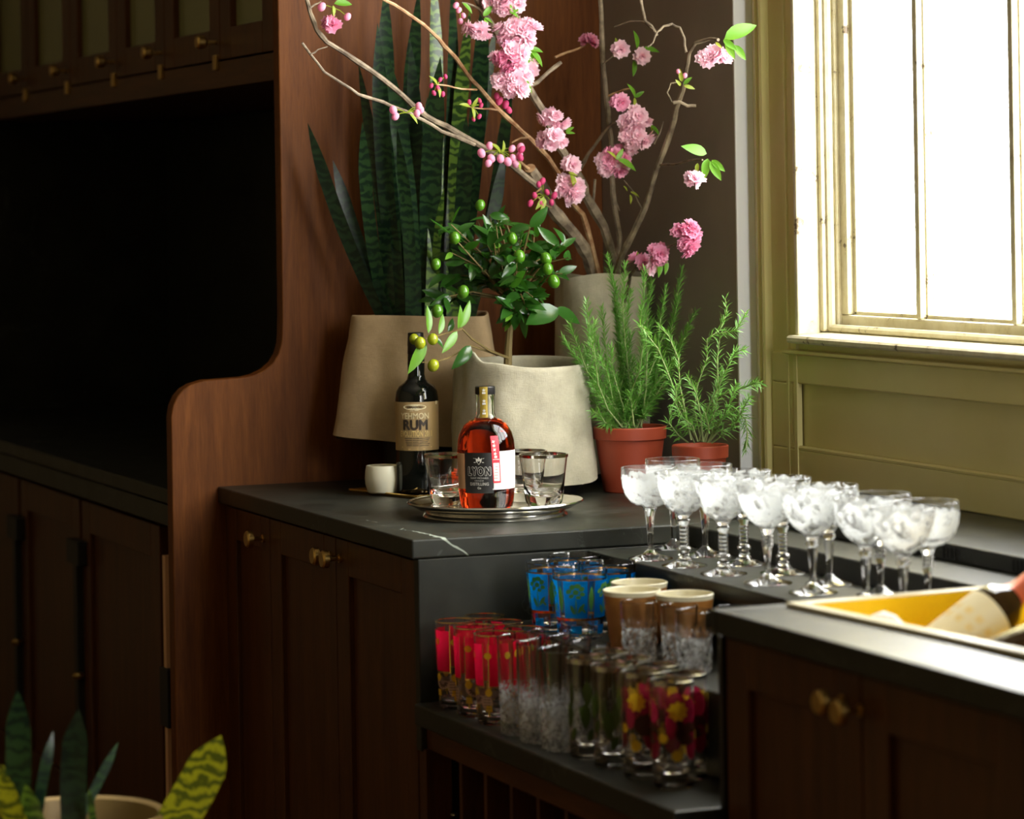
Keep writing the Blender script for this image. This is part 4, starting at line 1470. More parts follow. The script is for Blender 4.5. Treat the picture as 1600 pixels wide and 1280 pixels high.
SB = [(2.040,5.700,1.254),(2.056,5.700,1.252),(2.073,5.700,1.250),(2.086,5.700,1.250),(2.096,5.700,1.248),(2.114,5.700,1.248),(2.127,5.700,1.247),(2.142,5.700,1.247),(2.161,5.700,1.246),(2.175,5.700,1.246),(2.191,5.700,1.246),(2.207,5.700,1.245)]
SBm = [Vector(p) for p in SB]
LV = [
    ((1.895,5.720,1.625), 0, 0.026, 'snake_leaf_shaded', 0.3), ((2.002,5.720,1.743), 1, 0.025, 'snake_leaf', -0.4), ((2.022,5.660,1.818), 3, 0.033, 'snake_leaf', 0.5), ((2.039,5.640,1.745), 4, 0.036, 'snake_leaf', -0.3),
    ((2.069,5.740,1.907), 2, 0.036, 'snake_leaf', 0.2), ((2.118,5.740,1.793), 5, 0.030, 'snake_leaf', 0.9), ((2.139,5.660,1.940), 6, 0.030, 'snake_leaf_bright', 0.3), ((2.137,5.620,1.751), 7, 0.044, 'snake_leaf', -0.2),
    ((2.202,5.720,1.920), 8, 0.030, 'snake_leaf', 0.6), ((2.233,5.700,1.855), 9, 0.030, 'snake_leaf_bright', -0.5), ((2.280,5.740,1.897), 10, 0.036, 'snake_leaf', 0.3), ((2.125,5.580,1.494), 8, 0.016, 'snake_leaf_bright', 0.2),
    ((2.328,5.720,1.716), 11, 0.028, 'snake_leaf', -0.3), ((2.161,5.760,1.679), 5, 0.030, 'snake_leaf', 0.8), ((2.285,5.660,1.567), 11, 0.026, 'snake_leaf', 0.5), ((2.037,5.600,1.611), 3, 0.024, 'snake_leaf', -0.9),
    ((2.189,5.620,1.636), 9, 0.034, 'snake_leaf', 0.2), ((2.155,5.780,1.898), 4, 0.034, 'snake_leaf', 0.1), ((1.959,5.760,1.553), 1, 0.026, 'snake_leaf_shaded', 0.6), ((2.319,5.780,1.822), 10, 0.032, 'snake_leaf', 0.2),
    ((1.980,5.640,1.625), 1, 0.026, 'snake_leaf', 0.3), ((2.204,5.760,1.615), 7, 0.030, 'snake_leaf', -0.3)]
for q, (tip, bi, wd, mt, tw) in enumerate(LV):
    b0 = SBm[bi] + Vector((0, 0.02 * ((q % 3) - 1), -0.035))
    sgn = 1 if (Vector(tip) - b0).dot(rgt) > 0 else -1
    snake_leaf(t, b0, tip, wd, mt, rgt * 0.010 * sgn * (-1 if q % 2 else 1) + fwd * random.uniform(-0.01, 0.01), (-fwd.x + random.uniform(-0.5, 0.6), -fwd.y, 0.1), tw)

# ---------------------------------------------------------------- kumquat bush
KQ = Vector((2.213, 5.414, ZT))
t = thing('potted_kumquat', 'kumquat bush with small green fruit in a pale linen wrapped pot', 'plant', KQ)


def ktop(a):
    da = (a - (CAM_DIR - 0.85) + math.pi) % (2 * math.pi) - math.pi
    return 0.247 + 0.026 * math.exp(-(da / 0.16) ** 2) + 0.010 * math.exp(-((da - 0.4) / 0.4) ** 2) - 0.006 * math.cos(a - CAM_DIR - 0.1)


linen_cover(t, 'linen_grey', 0.122, 0.134, 0.028, ktop, 2.4, 1.0, 1.0, 4.2, 0.055, lambda a: 0.030 + 0.008 * math.sin(a * 2 + 1.0))
pot_inside(t, 0.105, 0.225, 0.205)
MB().lathe([(0, 0.0), (0.100, 0.0), (0.118, 0.018), (0.120, 0.022), (0.112, 0.022), (0.100, 0.006), (0, 0.005)], 36).build('saucer', 'inner_pot', t)
tr = [(2.185,5.414,1.145),(2.187,5.414,1.185),(2.191,5.414,1.228),(2.196,5.414,1.276)]
trunk = MB().tube(tr, [0.0085, 0.0075, 0.0065, 0.0055], 8)
fork = Vector(tr[-1])
cent = Vector((2.163,5.400,1.340))
CL = [leaf_mesh('leaf', 0.046, 0.021, 'citrus_leaf', 0.22, 0.25), leaf_mesh('leaf', 0.040, 0.019, 'citrus_leaf', 0.45, 0.35), leaf_mesh('leaf', 0.052, 0.019, 'citrus_leaf', -0.12, 0.3)]
CY = [leaf_mesh('leaf', 0.040, 0.013, 'citrus_leaf_young', 0.15, 0.3), leaf_mesh('leaf', 0.032, 0.013, 'citrus_leaf_young', 0.35, 0.4)]
BIG = leaf_mesh('leaf', 0.062, 0.036, 'citrus_leaf', 0.2, 0.2)
ends = []
random.seed(11)
for q in range(50):
    while True:
        v = vrand(1.0)
        if 0.30 < v.length < 1:
            break
    e = cent + rgt * v.x * 0.150 + fwd * (v.y * 0.105 - 0.01) + up * v.z * 0.118
    if e.z < fork.z - 0.10:
        continue
    ends.append(e)
nleaf = 0
lights = 0
for q, e in enumerate(ends):
    mid = fork.lerp(e, 0.5) + vrand(0.015) + Vector((0, 0, 0.012))
    trunk.tube([fork + vrand(0.004), mid, e], [0.0030, 0.0020, 0.0010], 5)
    for k in range(7):
        s_ = 0.38 + 0.62 * k / 6
        p = fork.lerp(mid, s_ * 2) if s_ < 0.5 else mid.lerp(e, s_ * 2 - 1)
        d = (e - fork).normalized() * 0.55 + vrand(0.9)
        d.z *= 0.55
        nr = up * random.uniform(0.1, 1.0) - fwd * random.uniform(0.0, 1.3) + rgt * random.uniform(-0.5, 0.8)
        young = random.random() < 0.13 and k > 4
        me = random.choice(CY) if young else random.choice(CL)
        if nleaf < 286:
            place('leaf', me, t, p, frame(d, nr), random.uniform(0.75, 1.1))
            nleaf += 1
# the low sprig that hangs over the rum bottle
spr = [(2.182,5.400,1.168),(2.139,5.388,1.184),(2.099,5.377,1.208),(2.075,5.365,1.228),(2.042,5.353,1.222),(2.012,5.342,1.216),(1.987,5.330,1.213)]
trunk.tube(spr, [0.0030, 0.0026, 0.0022, 0.0018, 0.0015, 0.0012, 0.0010], 5)
sp2 = [(2.163,5.400,1.174),(2.098,5.382,1.195),(2.045,5.365,1.174),(2.011,5.348,1.168),(1.981,5.330,1.170)]
trunk.tube(sp2, [0.002, 0.002, 0.0016, 0.0012, 0.001], 5)
trunk.build('branches', 'citrus_bark', t, True, True)
SPR = [((1.994,5.330,1.223), (1.998,5.330,1.275), 1), ((2.015,5.330,1.221), (2.031,5.340,1.259), 1), ((2.057,5.340,1.229), (2.063,5.330,1.272), 1), ((2.062,5.340,1.231), (2.086,5.340,1.281), 1), ((1.983,5.320,1.213), (1.969,5.310,1.164), 1),
       ((1.977,5.310,1.211), (1.947,5.300,1.151), 1), ((2.055,5.340,1.225), (2.021,5.320,1.188), 1), ((1.999,5.320,1.215), (2.020,5.310,1.203), 0), ((2.089,5.360,1.196), (2.056,5.340,1.160), 0), ((2.044,5.360,1.224), (2.060,5.360,1.248), 0)]
for a, b, yg in SPR:
    a, b = Vector(a), Vector(b)
    me = CY[0] if yg else CL[1]
    place('leaf', me, t, a, frame(b - a, Vector((0.4, -0.8, 0.5))), (b - a).length / (0.040 if yg else 0.040))
for a, b in (((2.256,5.330,1.262), (2.187,5.310,1.243)), ((2.260,5.360,1.259), (2.314,5.350,1.238))):
    a, b = Vector(a), Vector(b)
    place('leaf', BIG, t, a, frame(b - a, Vector((0.2, -0.8, 0.7))), (b - a).length / 0.062)
fr = mb_mesh('kumquat', MB().ball((0, 0, 0), 0.0105, 0.0105, 0.0125, 14, 9), 'kumquat_green')
fy = mb_mesh('kumquat', MB().ball((0, 0, 0), 0.0105, 0.0105, 0.0118, 14, 9), 'kumquat_ripening')
for p, me in (((1.968,5.305,1.207), fy), ((1.966,5.330,1.213), fy), ((1.995,5.310,1.213), fy), ((1.999,5.320,1.164), fy), ((2.001,5.300,1.265), fr), ((2.105,5.340,1.459), fr), ((2.219,5.290,1.338), fr), ((2.235,5.300,1.314), fr),
              ((2.166,5.300,1.362), fr), ((2.007,5.320,1.351), fr), ((2.038,5.300,1.399), fr), ((2.220,5.300,1.357), fr), ((2.057,5.310,1.299), fr), ((2.164,5.330,1.396), fr)):
    o = place('fruit', me, t, p, Matrix.Rotation(random.uniform(-0.4, 0.4), 3, 'Y'), random.uniform(0.9, 1.12))

# ---------------------------------------------------------------- vase of cherry branches
VZ = Vector((2.462, 5.600, ZT))
t = thing('linen_wrapped_vase', 'tall pale linen wrapped vase behind the rosemary, holding the cherry branches', 'vase', VZ)
linen_cover(t, 'linen_grey', 0.086, 0.092, 0.02, lambda a: 0.402 + 0.005 * math.sin(3 * a + 1), 2.6, 1.0, 1.0, 9.3, 0.06, lambda a: 0.018 + 0.006 * math.sin(3 * a))
MB().lathe([(0, 0), (0.070, 0), (0.074, 0.004), (0.074, 0.375), (0.066, 0.375), (0.066, 0.012), (0, 0.012)], 32).build('inner_vase', 'inner_pot', t)


def flower_mesh(name, mat, seed, size=0.0205):
    rn = random.Random(seed)
    b = MB()
    for cnt, ln, tilt, zz in ((9, 1.0, 0.30, 0.0), (8, 0.86, 0.72, 0.0015), (7, 0.66, 1.08, 0.003), (4, 0.42, 1.35, 0.004)):
        ph = rn.uniform(0, 6)
        for q in range(cnt):
            a = ph + 2 * math.pi * q / cnt + rn.uniform(-0.15, 0.15)
            l = size * ln * rn.uniform(0.85, 1.1)
            w = l * rn.uniform(0.30, 0.40)
            tl = tilt + rn.uniform(-0.2, 0.2)
            pts = [(0.06, -0.12, 0), (0.06, 0.12, 0), (0.55, -1.0, 0.10), (0.58, 0.0, 0.0), (0.55, 1.0, 0.10), (0.97, -0.75, 0.06), (0.88, 0.0, 0.03), (1.0, 0.7, 0.02)]
            vs = []
            for u, v, h in pts:
                x, y, z = u * l, v * w, h * l + rn.uniform(-0.03, 0.03) * l
                x, z = x * math.cos(tl) - z * math.sin(tl), x * math.sin(tl) + z * math.cos(tl)
                vs.append((x * math.cos(a) - y * math.sin(a), x * math.sin(a) + y * math.cos(a), z + zz))
            b.add(vs, [(0, 3, 2), (0, 1, 3), (1, 4, 3), (2, 3, 6, 5), (3, 4, 7, 6)])
    return mb_mesh(name, b, mat)


FP = [flower_mesh('blossom', 'petal_pale', 1), flower_mesh('blossom', 'petal_pale', 2), flower_mesh('blossom', 'petal_pale', 3)]
FK = [flower_mesh('blossom', 'petal_pink', 4), flower_mesh('blossom', 'petal_pink', 5), flower_mesh('blossom', 'petal_pink', 6)]
BUD = mb_mesh('bud', MB().ball((0, 0, 0), 0.0058, 0.0058, 0.0078, 9, 7), 'bud_pink')
BUP = mb_mesh('bud', MB().ball((0, 0, 0), 0.0062, 0.0062, 0.0075, 9, 7), 'petal_pink')
HL = leaf_mesh('leaf', 0.030, 0.012, 'cherry_leaf', 0.25, 0.35)
HY = leaf_mesh('leaf', 0.020, 0.007, 'cherry_leaf_young', 0.3, 0.4)
PX = 1 / 820.0


def cluster(root, c, rx, ry, n, kind='p', depth=0.018):
    c = Vector(c)
    n = n if n < 3 else round(n * 1.45)
    rx, ry = rx * 1.08, ry * 1.08
    for q in range(n):
        a = 2.4 * q + random.uniform(-0.3, 0.3)
        rr = math.sqrt((q + 0.35) / n) * 0.86
        ox, oz = math.cos(a) * rr, math.sin(a) * rr
        p = c + rgt * ox * max(0, rx - 9) * PX + up * oz * max(0, ry - 9) * PX - fwd * depth * (1 - rr * rr) + vrand(0.003)
        nr = rgt * ox * 1.0 + up * (oz * 1.0 + 0.05) - fwd * (0.75 + 0.5 * (1 - rr)) + vrand(0.25)
        pal = FP if kind == 'p' else FK if kind == 'k' else random.choice((FP, FK))
        m3 = frame(Vector((random.uniform(-1, 1), random.uniform(-1, 1), random.uniform(-1, 1))), nr)
        place('blossom', random.choice(pal), root, p, m3, random.uniform(0.78, 1.05))
    # green stalks behind the pompon
    place('leaf', HY, root, c + fwd * 0.004, frame(up + vrand(0.5), -fwd + vrand(0.4)), 1.0)


def buds(root, pts, dark=True, s=1.0, stalk=None):
    for p in pts:
        place('bud', BUD if dark else BUP, root, p, Matrix.Rotation(random.uniform(-0.7, 0.7), 3, 'Y'), s * random.uniform(0.85, 1.1))
    if stalk is not None:
        m = MB()
        for p in pts:
            m.tube([stalk, tuple((Vector(stalk) + Vector(p)) * 0.5 + Vector((0, 0, 0.003))), p], 0.0009, 4)
        m.build('stalk', 'cherry_leaf_young', root, True, True)


def lf(root, a, b, young=False, wide=1.0, nr=(0.3, -0.8, 0.5)):
    a, b = Vector(a), Vector(b)
    me = HY if young else HL
    place('leaf', me, root, a, frame(b - a, Vector(nr)), (b - a).length / (0.020 if young else 0.030))


def branch(label, base, paths):
    r = thing('cherry_branch', label, 'branch', base, 0, 'cherry branches in the linen vase')
    m = MB()
    young = []
    for pts, r0, r1, yg in paths:
        # small kinks and nodes along the twig
        q = []
        rad_ = []
        P = [Vector(p) for p in pts]
        n = len(P)
        for i, p in enumerate(P):
            q.append(p)
            rad_.append(r0 + (r1 - r0) * i / max(1, n - 1))
            if i < n - 1 and not (i % 1):
                md = (p + P[i + 1]) * 0.5
                q.append(md + vrand(0.0012))
                rad_.append((r0 + (r1 - r0) * (i + 0.5) / max(1, n - 1)) * random.choice((0.92, 1.0, 1.18)))
        if yg:
            young.append((q, rad_))
        else:
            m.tube(q, rad_, 7)
    if m.v:
        m.build('stem', 'cherry_bark', r, True, True)
    for pts, rr in young:
        MB().tube(pts, rr, 7).build('side_twig', 'cherry_bark_young', r, True, True)
    return r


# 1: thick cut trunk with the long pale branches reaching to the upper left
T1 = branch('cherry branch with a thick cut trunk, reaching far to the upper left', (2.447,5.590,1.304), [
    ([(2.461,5.600,1.265),(2.442,5.586,1.316),(2.423,5.571,1.355),(2.398,5.557,1.386),(2.362,5.543,1.421),(2.327,5.529,1.453),(2.301,5.514,1.499),(2.274,5.500,1.526)], 0.0125, 0.0115, 0),
    ([(2.312,5.500,1.458),(2.286,5.493,1.494),(2.230,5.486,1.535),(2.162,5.479,1.573),(2.133,5.472,1.587),(2.088,5.466,1.611),(2.046,5.459,1.629),(2.012,5.452,1.653),(1.975,5.445,1.683),(1.928,5.438,1.715),(1.878,5.431,1.745),(1.836,5.424,1.768),(1.815,5.417,1.789),(1.801,5.411,1.820),(1.788,5.404,1.858),(1.777,5.397,1.902),(1.773,5.390,1.954)], 0.0070, 0.0036, 0),
    ([(2.136,5.440,1.574),(2.066,5.434,1.600),(2.026,5.428,1.622),(1.998,5.422,1.635),(1.958,5.416,1.648),(1.924,5.410,1.660),(1.890,5.404,1.669),(1.857,5.398,1.689),(1.820,5.392,1.710),(1.792,5.386,1.742),(1.774,5.380,1.763)], 0.0036, 0.0024, 0),
    ([(1.790,5.380,1.742),(1.805,5.380,1.751),(1.823,5.380,1.756)], 0.0014, 0.0010, 0), ([(1.798,5.400,1.829),(1.808,5.400,1.836),(1.819,5.400,1.841)], 0.002, 0.0012, 0),
    ([(2.274,5.500,1.526),(2.248,5.480,1.539),(2.230,5.460,1.551)], 0.003, 0.0015, 1), ([(2.287,5.480,1.489),(2.273,5.480,1.480),(2.293,5.480,1.460),(2.309,5.480,1.451)], 0.002, 0.0012, 1)])
ce = MB().lathe([(0, 0), (0.0108, 0), (0.0112, 0.002), (0, 0.003)], 14).build('cut_end', 'cherry_bark_young', T1)
ce.location = Vector((2.272,5.497,1.528)) - WL[T1.name]
ce.rotation_euler = Vector((-0.45, -0.55, 0.65)).to_track_quat('Z', 'Y').to_euler()
buds(T1, [(2.149,5.440,1.558),(2.166,5.440,1.572),(2.163,5.440,1.539),(2.169,5.440,1.548),(2.188,5.440,1.547),(2.212,5.440,1.566),(2.214,5.440,1.548),(2.230,5.440,1.568),(2.219,5.440,1.537),(2.203,5.440,1.541),(2.227,5.440,1.553)], False, 1.15, (2.189,5.450,1.562))
buds(T1, [(2.228,5.430,1.564),(2.225,5.430,1.549)], True, 1.2)
buds(T1, [(1.954,5.390,1.639),(1.958,5.390,1.627),(2.001,5.390,1.633),(2.005,5.390,1.646),(2.009,5.390,1.639)], False, 1.1, (1.980,5.390,1.634))
buds(T1, [(1.820,5.400,1.831),(1.870,5.400,1.813),(1.837,5.400,1.806),(1.845,5.400,1.799),(1.833,5.400,1.790)], False, 1.2, (1.841,5.400,1.830))
cluster(T1, (1.837,5.395,1.796), 13, 13, 2, 'k', 0.006)
lf(T1, (1.844,5.400,1.837), (1.882,5.400,1.841))
lf(T1, (1.842,5.400,1.834), (1.843,5.390,1.815), True)
buds(T1, [(2.257,5.440,1.476),(2.266,5.440,1.497),(2.283,5.440,1.482),(2.292,5.440,1.462),(2.274,5.440,1.503),(2.298,5.440,1.475),(2.270,5.440,1.460),(2.248,5.440,1.461)], True, 1.0, (2.281,5.450,1.476))
for a, b in (((2.279,5.440,1.470), (2.269,5.430,1.446)), ((2.277,5.440,1.473), (2.259,5.430,1.451)), ((2.188,5.440,1.559), (2.171,5.430,1.579)), ((2.192,5.440,1.559), (2.195,5.430,1.579)), ((1.986,5.390,1.632), (2.001,5.380,1.617)), ((2.222,5.440,1.544), (2.228,5.430,1.527))):
    lf(T1, a, b, True)

# 2: reddish young branch
T2 = branch('slender reddish cherry branch crossing the snake plant to the top edge', (2.447,5.570,1.304), [
    ([(2.458,5.580,1.259),(2.445,5.569,1.319),(2.422,5.558,1.392),(2.403,5.547,1.438),(2.375,5.536,1.462),(2.349,5.525,1.511),(2.318,5.514,1.549),(2.274,5.503,1.588),(2.240,5.492,1.613),(2.203,5.481,1.641),(2.173,5.470,1.668),(2.139,5.459,1.698),(2.113,5.448,1.726),(2.089,5.437,1.749),(2.060,5.426,1.775),(2.024,5.415,1.802),(1.982,5.404,1.826),(1.942,5.393,1.844),(1.911,5.382,1.860),(1.858,5.371,1.889),(1.811,5.360,1.929)], 0.0058, 0.0030, 1),
    ([(2.134,5.420,1.678),(2.101,5.413,1.679),(2.070,5.407,1.685),(2.044,5.400,1.687)], 0.0020, 0.0012, 1), ([(2.183,5.440,1.640),(2.150,5.430,1.642),(2.116,5.420,1.646)], 0.0020, 0.0012, 1), ([(2.260,5.470,1.588),(2.244,5.470,1.587),(2.224,5.470,1.578)], 0.0022, 0.0014, 1)])
buds(T2, [(2.034,5.400,1.685),(2.039,5.400,1.671),(2.057,5.400,1.669),(2.063,5.400,1.702),(2.052,5.400,1.696),(2.047,5.400,1.680)], True, 0.75, (2.046,5.400,1.686))
buds(T2, [(2.135,5.410,1.657),(2.138,5.410,1.648),(2.134,5.410,1.627),(2.122,5.410,1.622),(2.114,5.410,1.654)], True, 0.75, (2.120,5.410,1.644))
for a, b in (((2.046,5.400,1.686), (2.033,5.390,1.704)), ((2.047,5.400,1.685), (2.051,5.390,1.665)), ((2.116,5.410,1.645), (2.095,5.400,1.653)), ((2.119,5.410,1.644), (2.124,5.400,1.624)), ((2.120,5.410,1.646), (2.129,5.400,1.661))):
    lf(T2, a, b, True)

# 3: heavy branch carrying the largest pink pompons
T3 = branch('grey cherry branch carrying the largest cluster of pink pompons', (2.471,5.560,1.304), [
    ([(2.481,5.570,1.259),(2.475,5.559,1.322),(2.466,5.547,1.357),(2.443,5.536,1.413),(2.400,5.525,1.475),(2.385,5.513,1.507),(2.354,5.502,1.544),(2.333,5.491,1.569),(2.292,5.479,1.641),(2.259,5.468,1.686),(2.222,5.457,1.735),(2.185,5.445,1.789),(2.153,5.434,1.827),(2.131,5.423,1.863),(2.104,5.411,1.914),(2.088,5.400,1.979)], 0.0098, 0.0060, 0),
    ([(2.255,5.460,1.686),(2.273,5.453,1.694),(2.294,5.447,1.714),(2.317,5.440,1.732)], 0.0042, 0.0036, 0), ([(2.355,5.560,1.747),(2.382,5.567,1.757),(2.413,5.573,1.766),(2.432,5.580,1.776)], 0.0025, 0.0016, 1),
    ([(2.148,5.420,1.826),(2.127,5.420,1.838),(2.106,5.420,1.843)], 0.0026, 0.0016, 0), ([(2.399,5.550,1.525),(2.414,5.538,1.557),(2.437,5.525,1.592),(2.452,5.512,1.613),(2.461,5.500,1.618)], 0.0040, 0.0022, 0)])
cluster(T3, (2.187,5.400,1.840), 34, 22, 7)
cluster(T3, (2.128,5.400,1.791), 24, 16, 4)
cluster(T3, (2.206,5.390,1.786), 42, 26, 8)
cluster(T3, (2.187,5.385,1.735), 32, 28, 7, 'm')
cluster(T3, (2.192,5.385,1.689), 36, 28, 8)
cluster(T3, (2.227,5.400,1.714), 20, 26, 3)
cluster(T3, (2.289,5.420,1.622), 25, 20, 4)
cluster(T3, (2.287,5.420,1.585), 25, 20, 4)
cluster(T3, (2.336,5.460,1.484), 28, 22, 6)
cluster(T3, (2.340,5.460,1.532), 14, 11, 2)
cluster(T3, (2.437,5.580,1.778), 14, 11, 2, 'k')
buds(T3, [(2.171,5.400,1.656),(2.184,5.400,1.649),(2.190,5.400,1.639),(2.166,5.400,1.665)], True, 1.1)
buds(T3, [(2.096,5.410,1.828),(2.105,5.410,1.818),(2.099,5.410,1.807),(2.090,5.410,1.837)], False, 0.9, (2.097,5.410,1.835))
for a, b, yg in (((2.227,5.385,1.754), (2.256,5.380,1.752), 0), ((2.227,5.385,1.752), (2.232,5.375,1.713), 0), ((2.229,5.385,1.752), (2.256,5.375,1.725), 0), ((2.201,5.370,1.700), (2.230,5.365,1.674), 0), ((2.139,5.395,1.816), (2.158,5.390,1.837), 0),
                ((2.142,5.395,1.813), (2.158,5.390,1.805), 0), ((2.142,5.395,1.813), (2.145,5.385,1.790), 0), ((2.187,5.375,1.819), (2.188,5.370,1.838), 0), ((2.185,5.375,1.824), (2.206,5.370,1.814), 0), ((2.187,5.375,1.821), (2.204,5.370,1.831), 0),
                ((2.210,5.375,1.771), (2.221,5.370,1.751), 1), ((2.311,5.410,1.594), (2.326,5.400,1.596), 0), ((2.311,5.410,1.597), (2.323,5.400,1.606), 0), ((2.331,5.440,1.519), (2.337,5.430,1.504), 1), ((2.328,5.440,1.519), (2.343,5.430,1.516), 1), ((2.331,5.440,1.519), (2.346,5.430,1.481), 1),
                ((2.103,5.410,1.842), (2.122,5.400,1.825), 0), ((2.192,5.370,1.705), (2.187,5.365,1.688), 1)):
    lf(T3, a, b, yg)

# 4: upright branch
T4 = branch('straight upright cherry branch in the middle, with pompons on its right', (2.492,5.580,1.303), [
    ([(2.496,5.590,1.258),(2.491,5.580,1.322),(2.492,5.570,1.392),(2.474,5.560,1.481),(2.468,5.550,1.586),(2.459,5.540,1.620),(2.450,5.530,1.670),(2.440,5.520,1.732),(2.434,5.510,1.811),(2.427,5.500,1.872),(2.417,5.490,1.943),(2.417,5.480,2.030)], 0.0065, 0.0042, 0),
    ([(2.433,5.480,1.668),(2.448,5.460,1.676),(2.462,5.440,1.681)], 0.0022, 0.0014, 1), ([(2.419,5.520,1.506),(2.420,5.533,1.462),(2.443,5.547,1.424),(2.463,5.560,1.392)], 0.0030, 0.0026, 0), ([(2.430,5.500,1.731),(2.440,5.480,1.743),(2.449,5.460,1.754)], 0.0016, 0.0010, 0),
    ([(2.488,5.560,1.443),(2.471,5.560,1.481),(2.481,5.560,1.493)], 0.0018, 0.001, 0)])
cluster(T4, (2.454,5.400,1.620), 28, 22, 5)
cluster(T4, (2.450,5.400,1.583), 28, 24, 6)
cluster(T4, (2.429,5.420,1.652), 16, 12, 2, 'k')
cluster(T4, (2.417,5.430,1.540), 32, 28, 8, 'm')
cluster(T4, (2.438,5.440,1.761), 12, 12, 2)
cluster(T4, (2.484,5.440,1.744), 10, 10, 1)
for a, b, yg in (((2.453,5.400,1.662), (2.440,5.390,1.689), 0), ((2.453,5.400,1.662), (2.468,5.390,1.674), 0), ((2.452,5.400,1.662), (2.450,5.390,1.642), 1), ((2.473,5.430,1.758), (2.469,5.420,1.792), 0), ((2.485,5.430,1.758), (2.518,5.420,1.756), 0), ((2.470,5.440,1.736), (2.469,5.430,1.706), 0),
                ((2.407,5.390,1.542), (2.422,5.385,1.563), 0), ((2.411,5.390,1.542), (2.452,5.385,1.526), 0), ((2.407,5.390,1.544), (2.391,5.385,1.561), 1), ((2.480,5.390,1.608), (2.502,5.385,1.590), 0), ((2.480,5.390,1.608), (2.486,5.385,1.593), 1),
                ((2.463,5.450,1.480), (2.479,5.440,1.473), 1), ((2.462,5.450,1.475), (2.462,5.440,1.458), 1), ((2.456,5.450,1.480), (2.449,5.440,1.492), 1)):
    lf(T4, a, b, yg)

# 5: right branch bending towards the window
T5 = branch('cherry branch on the right, bending over towards the window', (2.482,5.560,1.303), [
    ([(2.491,5.560,1.259),(2.464,5.529,1.319),(2.462,5.497,1.354),(2.476,5.466,1.402),(2.488,5.434,1.453),(2.490,5.403,1.501),(2.496,5.371,1.550),(2.503,5.340,1.601),(2.498,5.309,1.637),(2.498,5.277,1.672),(2.490,5.246,1.707),(2.482,5.214,1.739),(2.481,5.183,1.756),(2.496,5.151,1.762),(2.497,5.120,1.758)], 0.0075, 0.0030, 0),
    ([(2.469,5.260,1.647),(2.479,5.253,1.648),(2.493,5.247,1.640),(2.507,5.240,1.640)], 0.0036, 0.0030, 0), ([(2.469,5.200,1.739),(2.469,5.206,1.765),(2.462,5.211,1.786),(2.449,5.217,1.793),(2.434,5.223,1.789),(2.423,5.229,1.778),(2.417,5.234,1.759),(2.408,5.240,1.751)], 0.0028, 0.0016, 0),
    ([(2.447,5.280,1.775),(2.440,5.290,1.794),(2.432,5.300,1.803),(2.430,5.310,1.832),(2.431,5.320,1.859),(2.423,5.330,1.906),(2.422,5.340,1.956)], 0.0026, 0.003, 0), ([(2.441,5.280,1.784),(2.434,5.313,1.803),(2.422,5.347,1.806),(2.403,5.380,1.797)], 0.0018, 0.0012, 0),
    ([(2.471,5.270,1.648),(2.461,5.270,1.666),(2.469,5.270,1.684),(2.481,5.270,1.686)], 0.0016, 0.0012, 0), ([(2.477,5.340,1.530),(2.476,5.285,1.530),(2.470,5.230,1.533),(2.467,5.175,1.537),(2.461,5.120,1.536)], 0.0024, 0.0016, 0), ([(2.483,5.380,1.572),(2.490,5.370,1.590),(2.494,5.360,1.614)], 0.002, 0.0012, 0),
    ([(2.503,5.480,1.442),(2.483,5.480,1.480),(2.463,5.480,1.503)], 0.002, 0.0012, 0)])
cluster(T5, (2.473,5.085,1.723), 29, 17, 5)
cluster(T5, (2.434,5.100,1.499), 18, 12, 3)
for a, b, yg in (((2.480,5.060,1.755), (2.543,5.050,1.789), 0), ((2.483,5.060,1.752), (2.493,5.045,1.721), 0), ((2.501,5.060,1.745), (2.519,5.050,1.718), 0), ((2.478,5.060,1.755), (2.494,5.040,1.737), 0), ((2.462,5.060,1.750), (2.470,5.050,1.740), 1),
                ((2.460,5.100,1.547), (2.412,5.090,1.563), 0), ((2.462,5.100,1.538), (2.444,5.080,1.505), 0), ((2.465,5.090,1.535), (2.481,5.070,1.516), 0), ((2.462,5.090,1.533), (2.473,5.070,1.500), 0), ((2.446,5.110,1.530), (2.438,5.100,1.512), 1),
                ((2.458,5.190,1.678), (2.469,5.180,1.692), 0), ((2.458,5.190,1.676), (2.477,5.180,1.671), 1), ((2.455,5.190,1.683), (2.446,5.180,1.704), 1), ((2.452,5.190,1.676), (2.440,5.180,1.685), 1)):
    lf(T5, a, b, yg, nr=(-0.5, -0.8, 0.3))
buds(T5, [(2.448,5.190,1.702),(2.461,5.190,1.695)], False, 0.7)

# 6: low blossoms just above the vase mouth
T6 = branch('short low cherry branch with blossoms just above the rosemary', (2.476,5.500,1.304), [
    ([(2.477,5.520,1.260),(2.460,5.450,1.318),(2.456,5.380,1.350),(2.458,5.310,1.367),(2.466,5.240,1.384)], 0.0040, 0.0018, 0), ([(2.472,5.460,1.324),(2.474,5.420,1.349),(2.470,5.380,1.358)], 0.002, 0.0014, 1)])
cluster(T6, (2.464,5.200,1.403), 24, 20, 4, 'k')
cluster(T6, (2.465,5.200,1.377), 20, 16, 3, 'k')
cluster(T6, (2.451,5.300,1.362), 22, 14, 3, 'k')
cluster(T6, (2.438,5.360,1.349), 15, 14, 2, 'k')
cluster(T6, (2.442,5.320,1.340), 13, 10, 1)
lf(T6, (2.453,5.300,1.355), (2.453,5.290,1.318))
lf(T6, (2.466,5.300,1.351), (2.465,5.290,1.323))


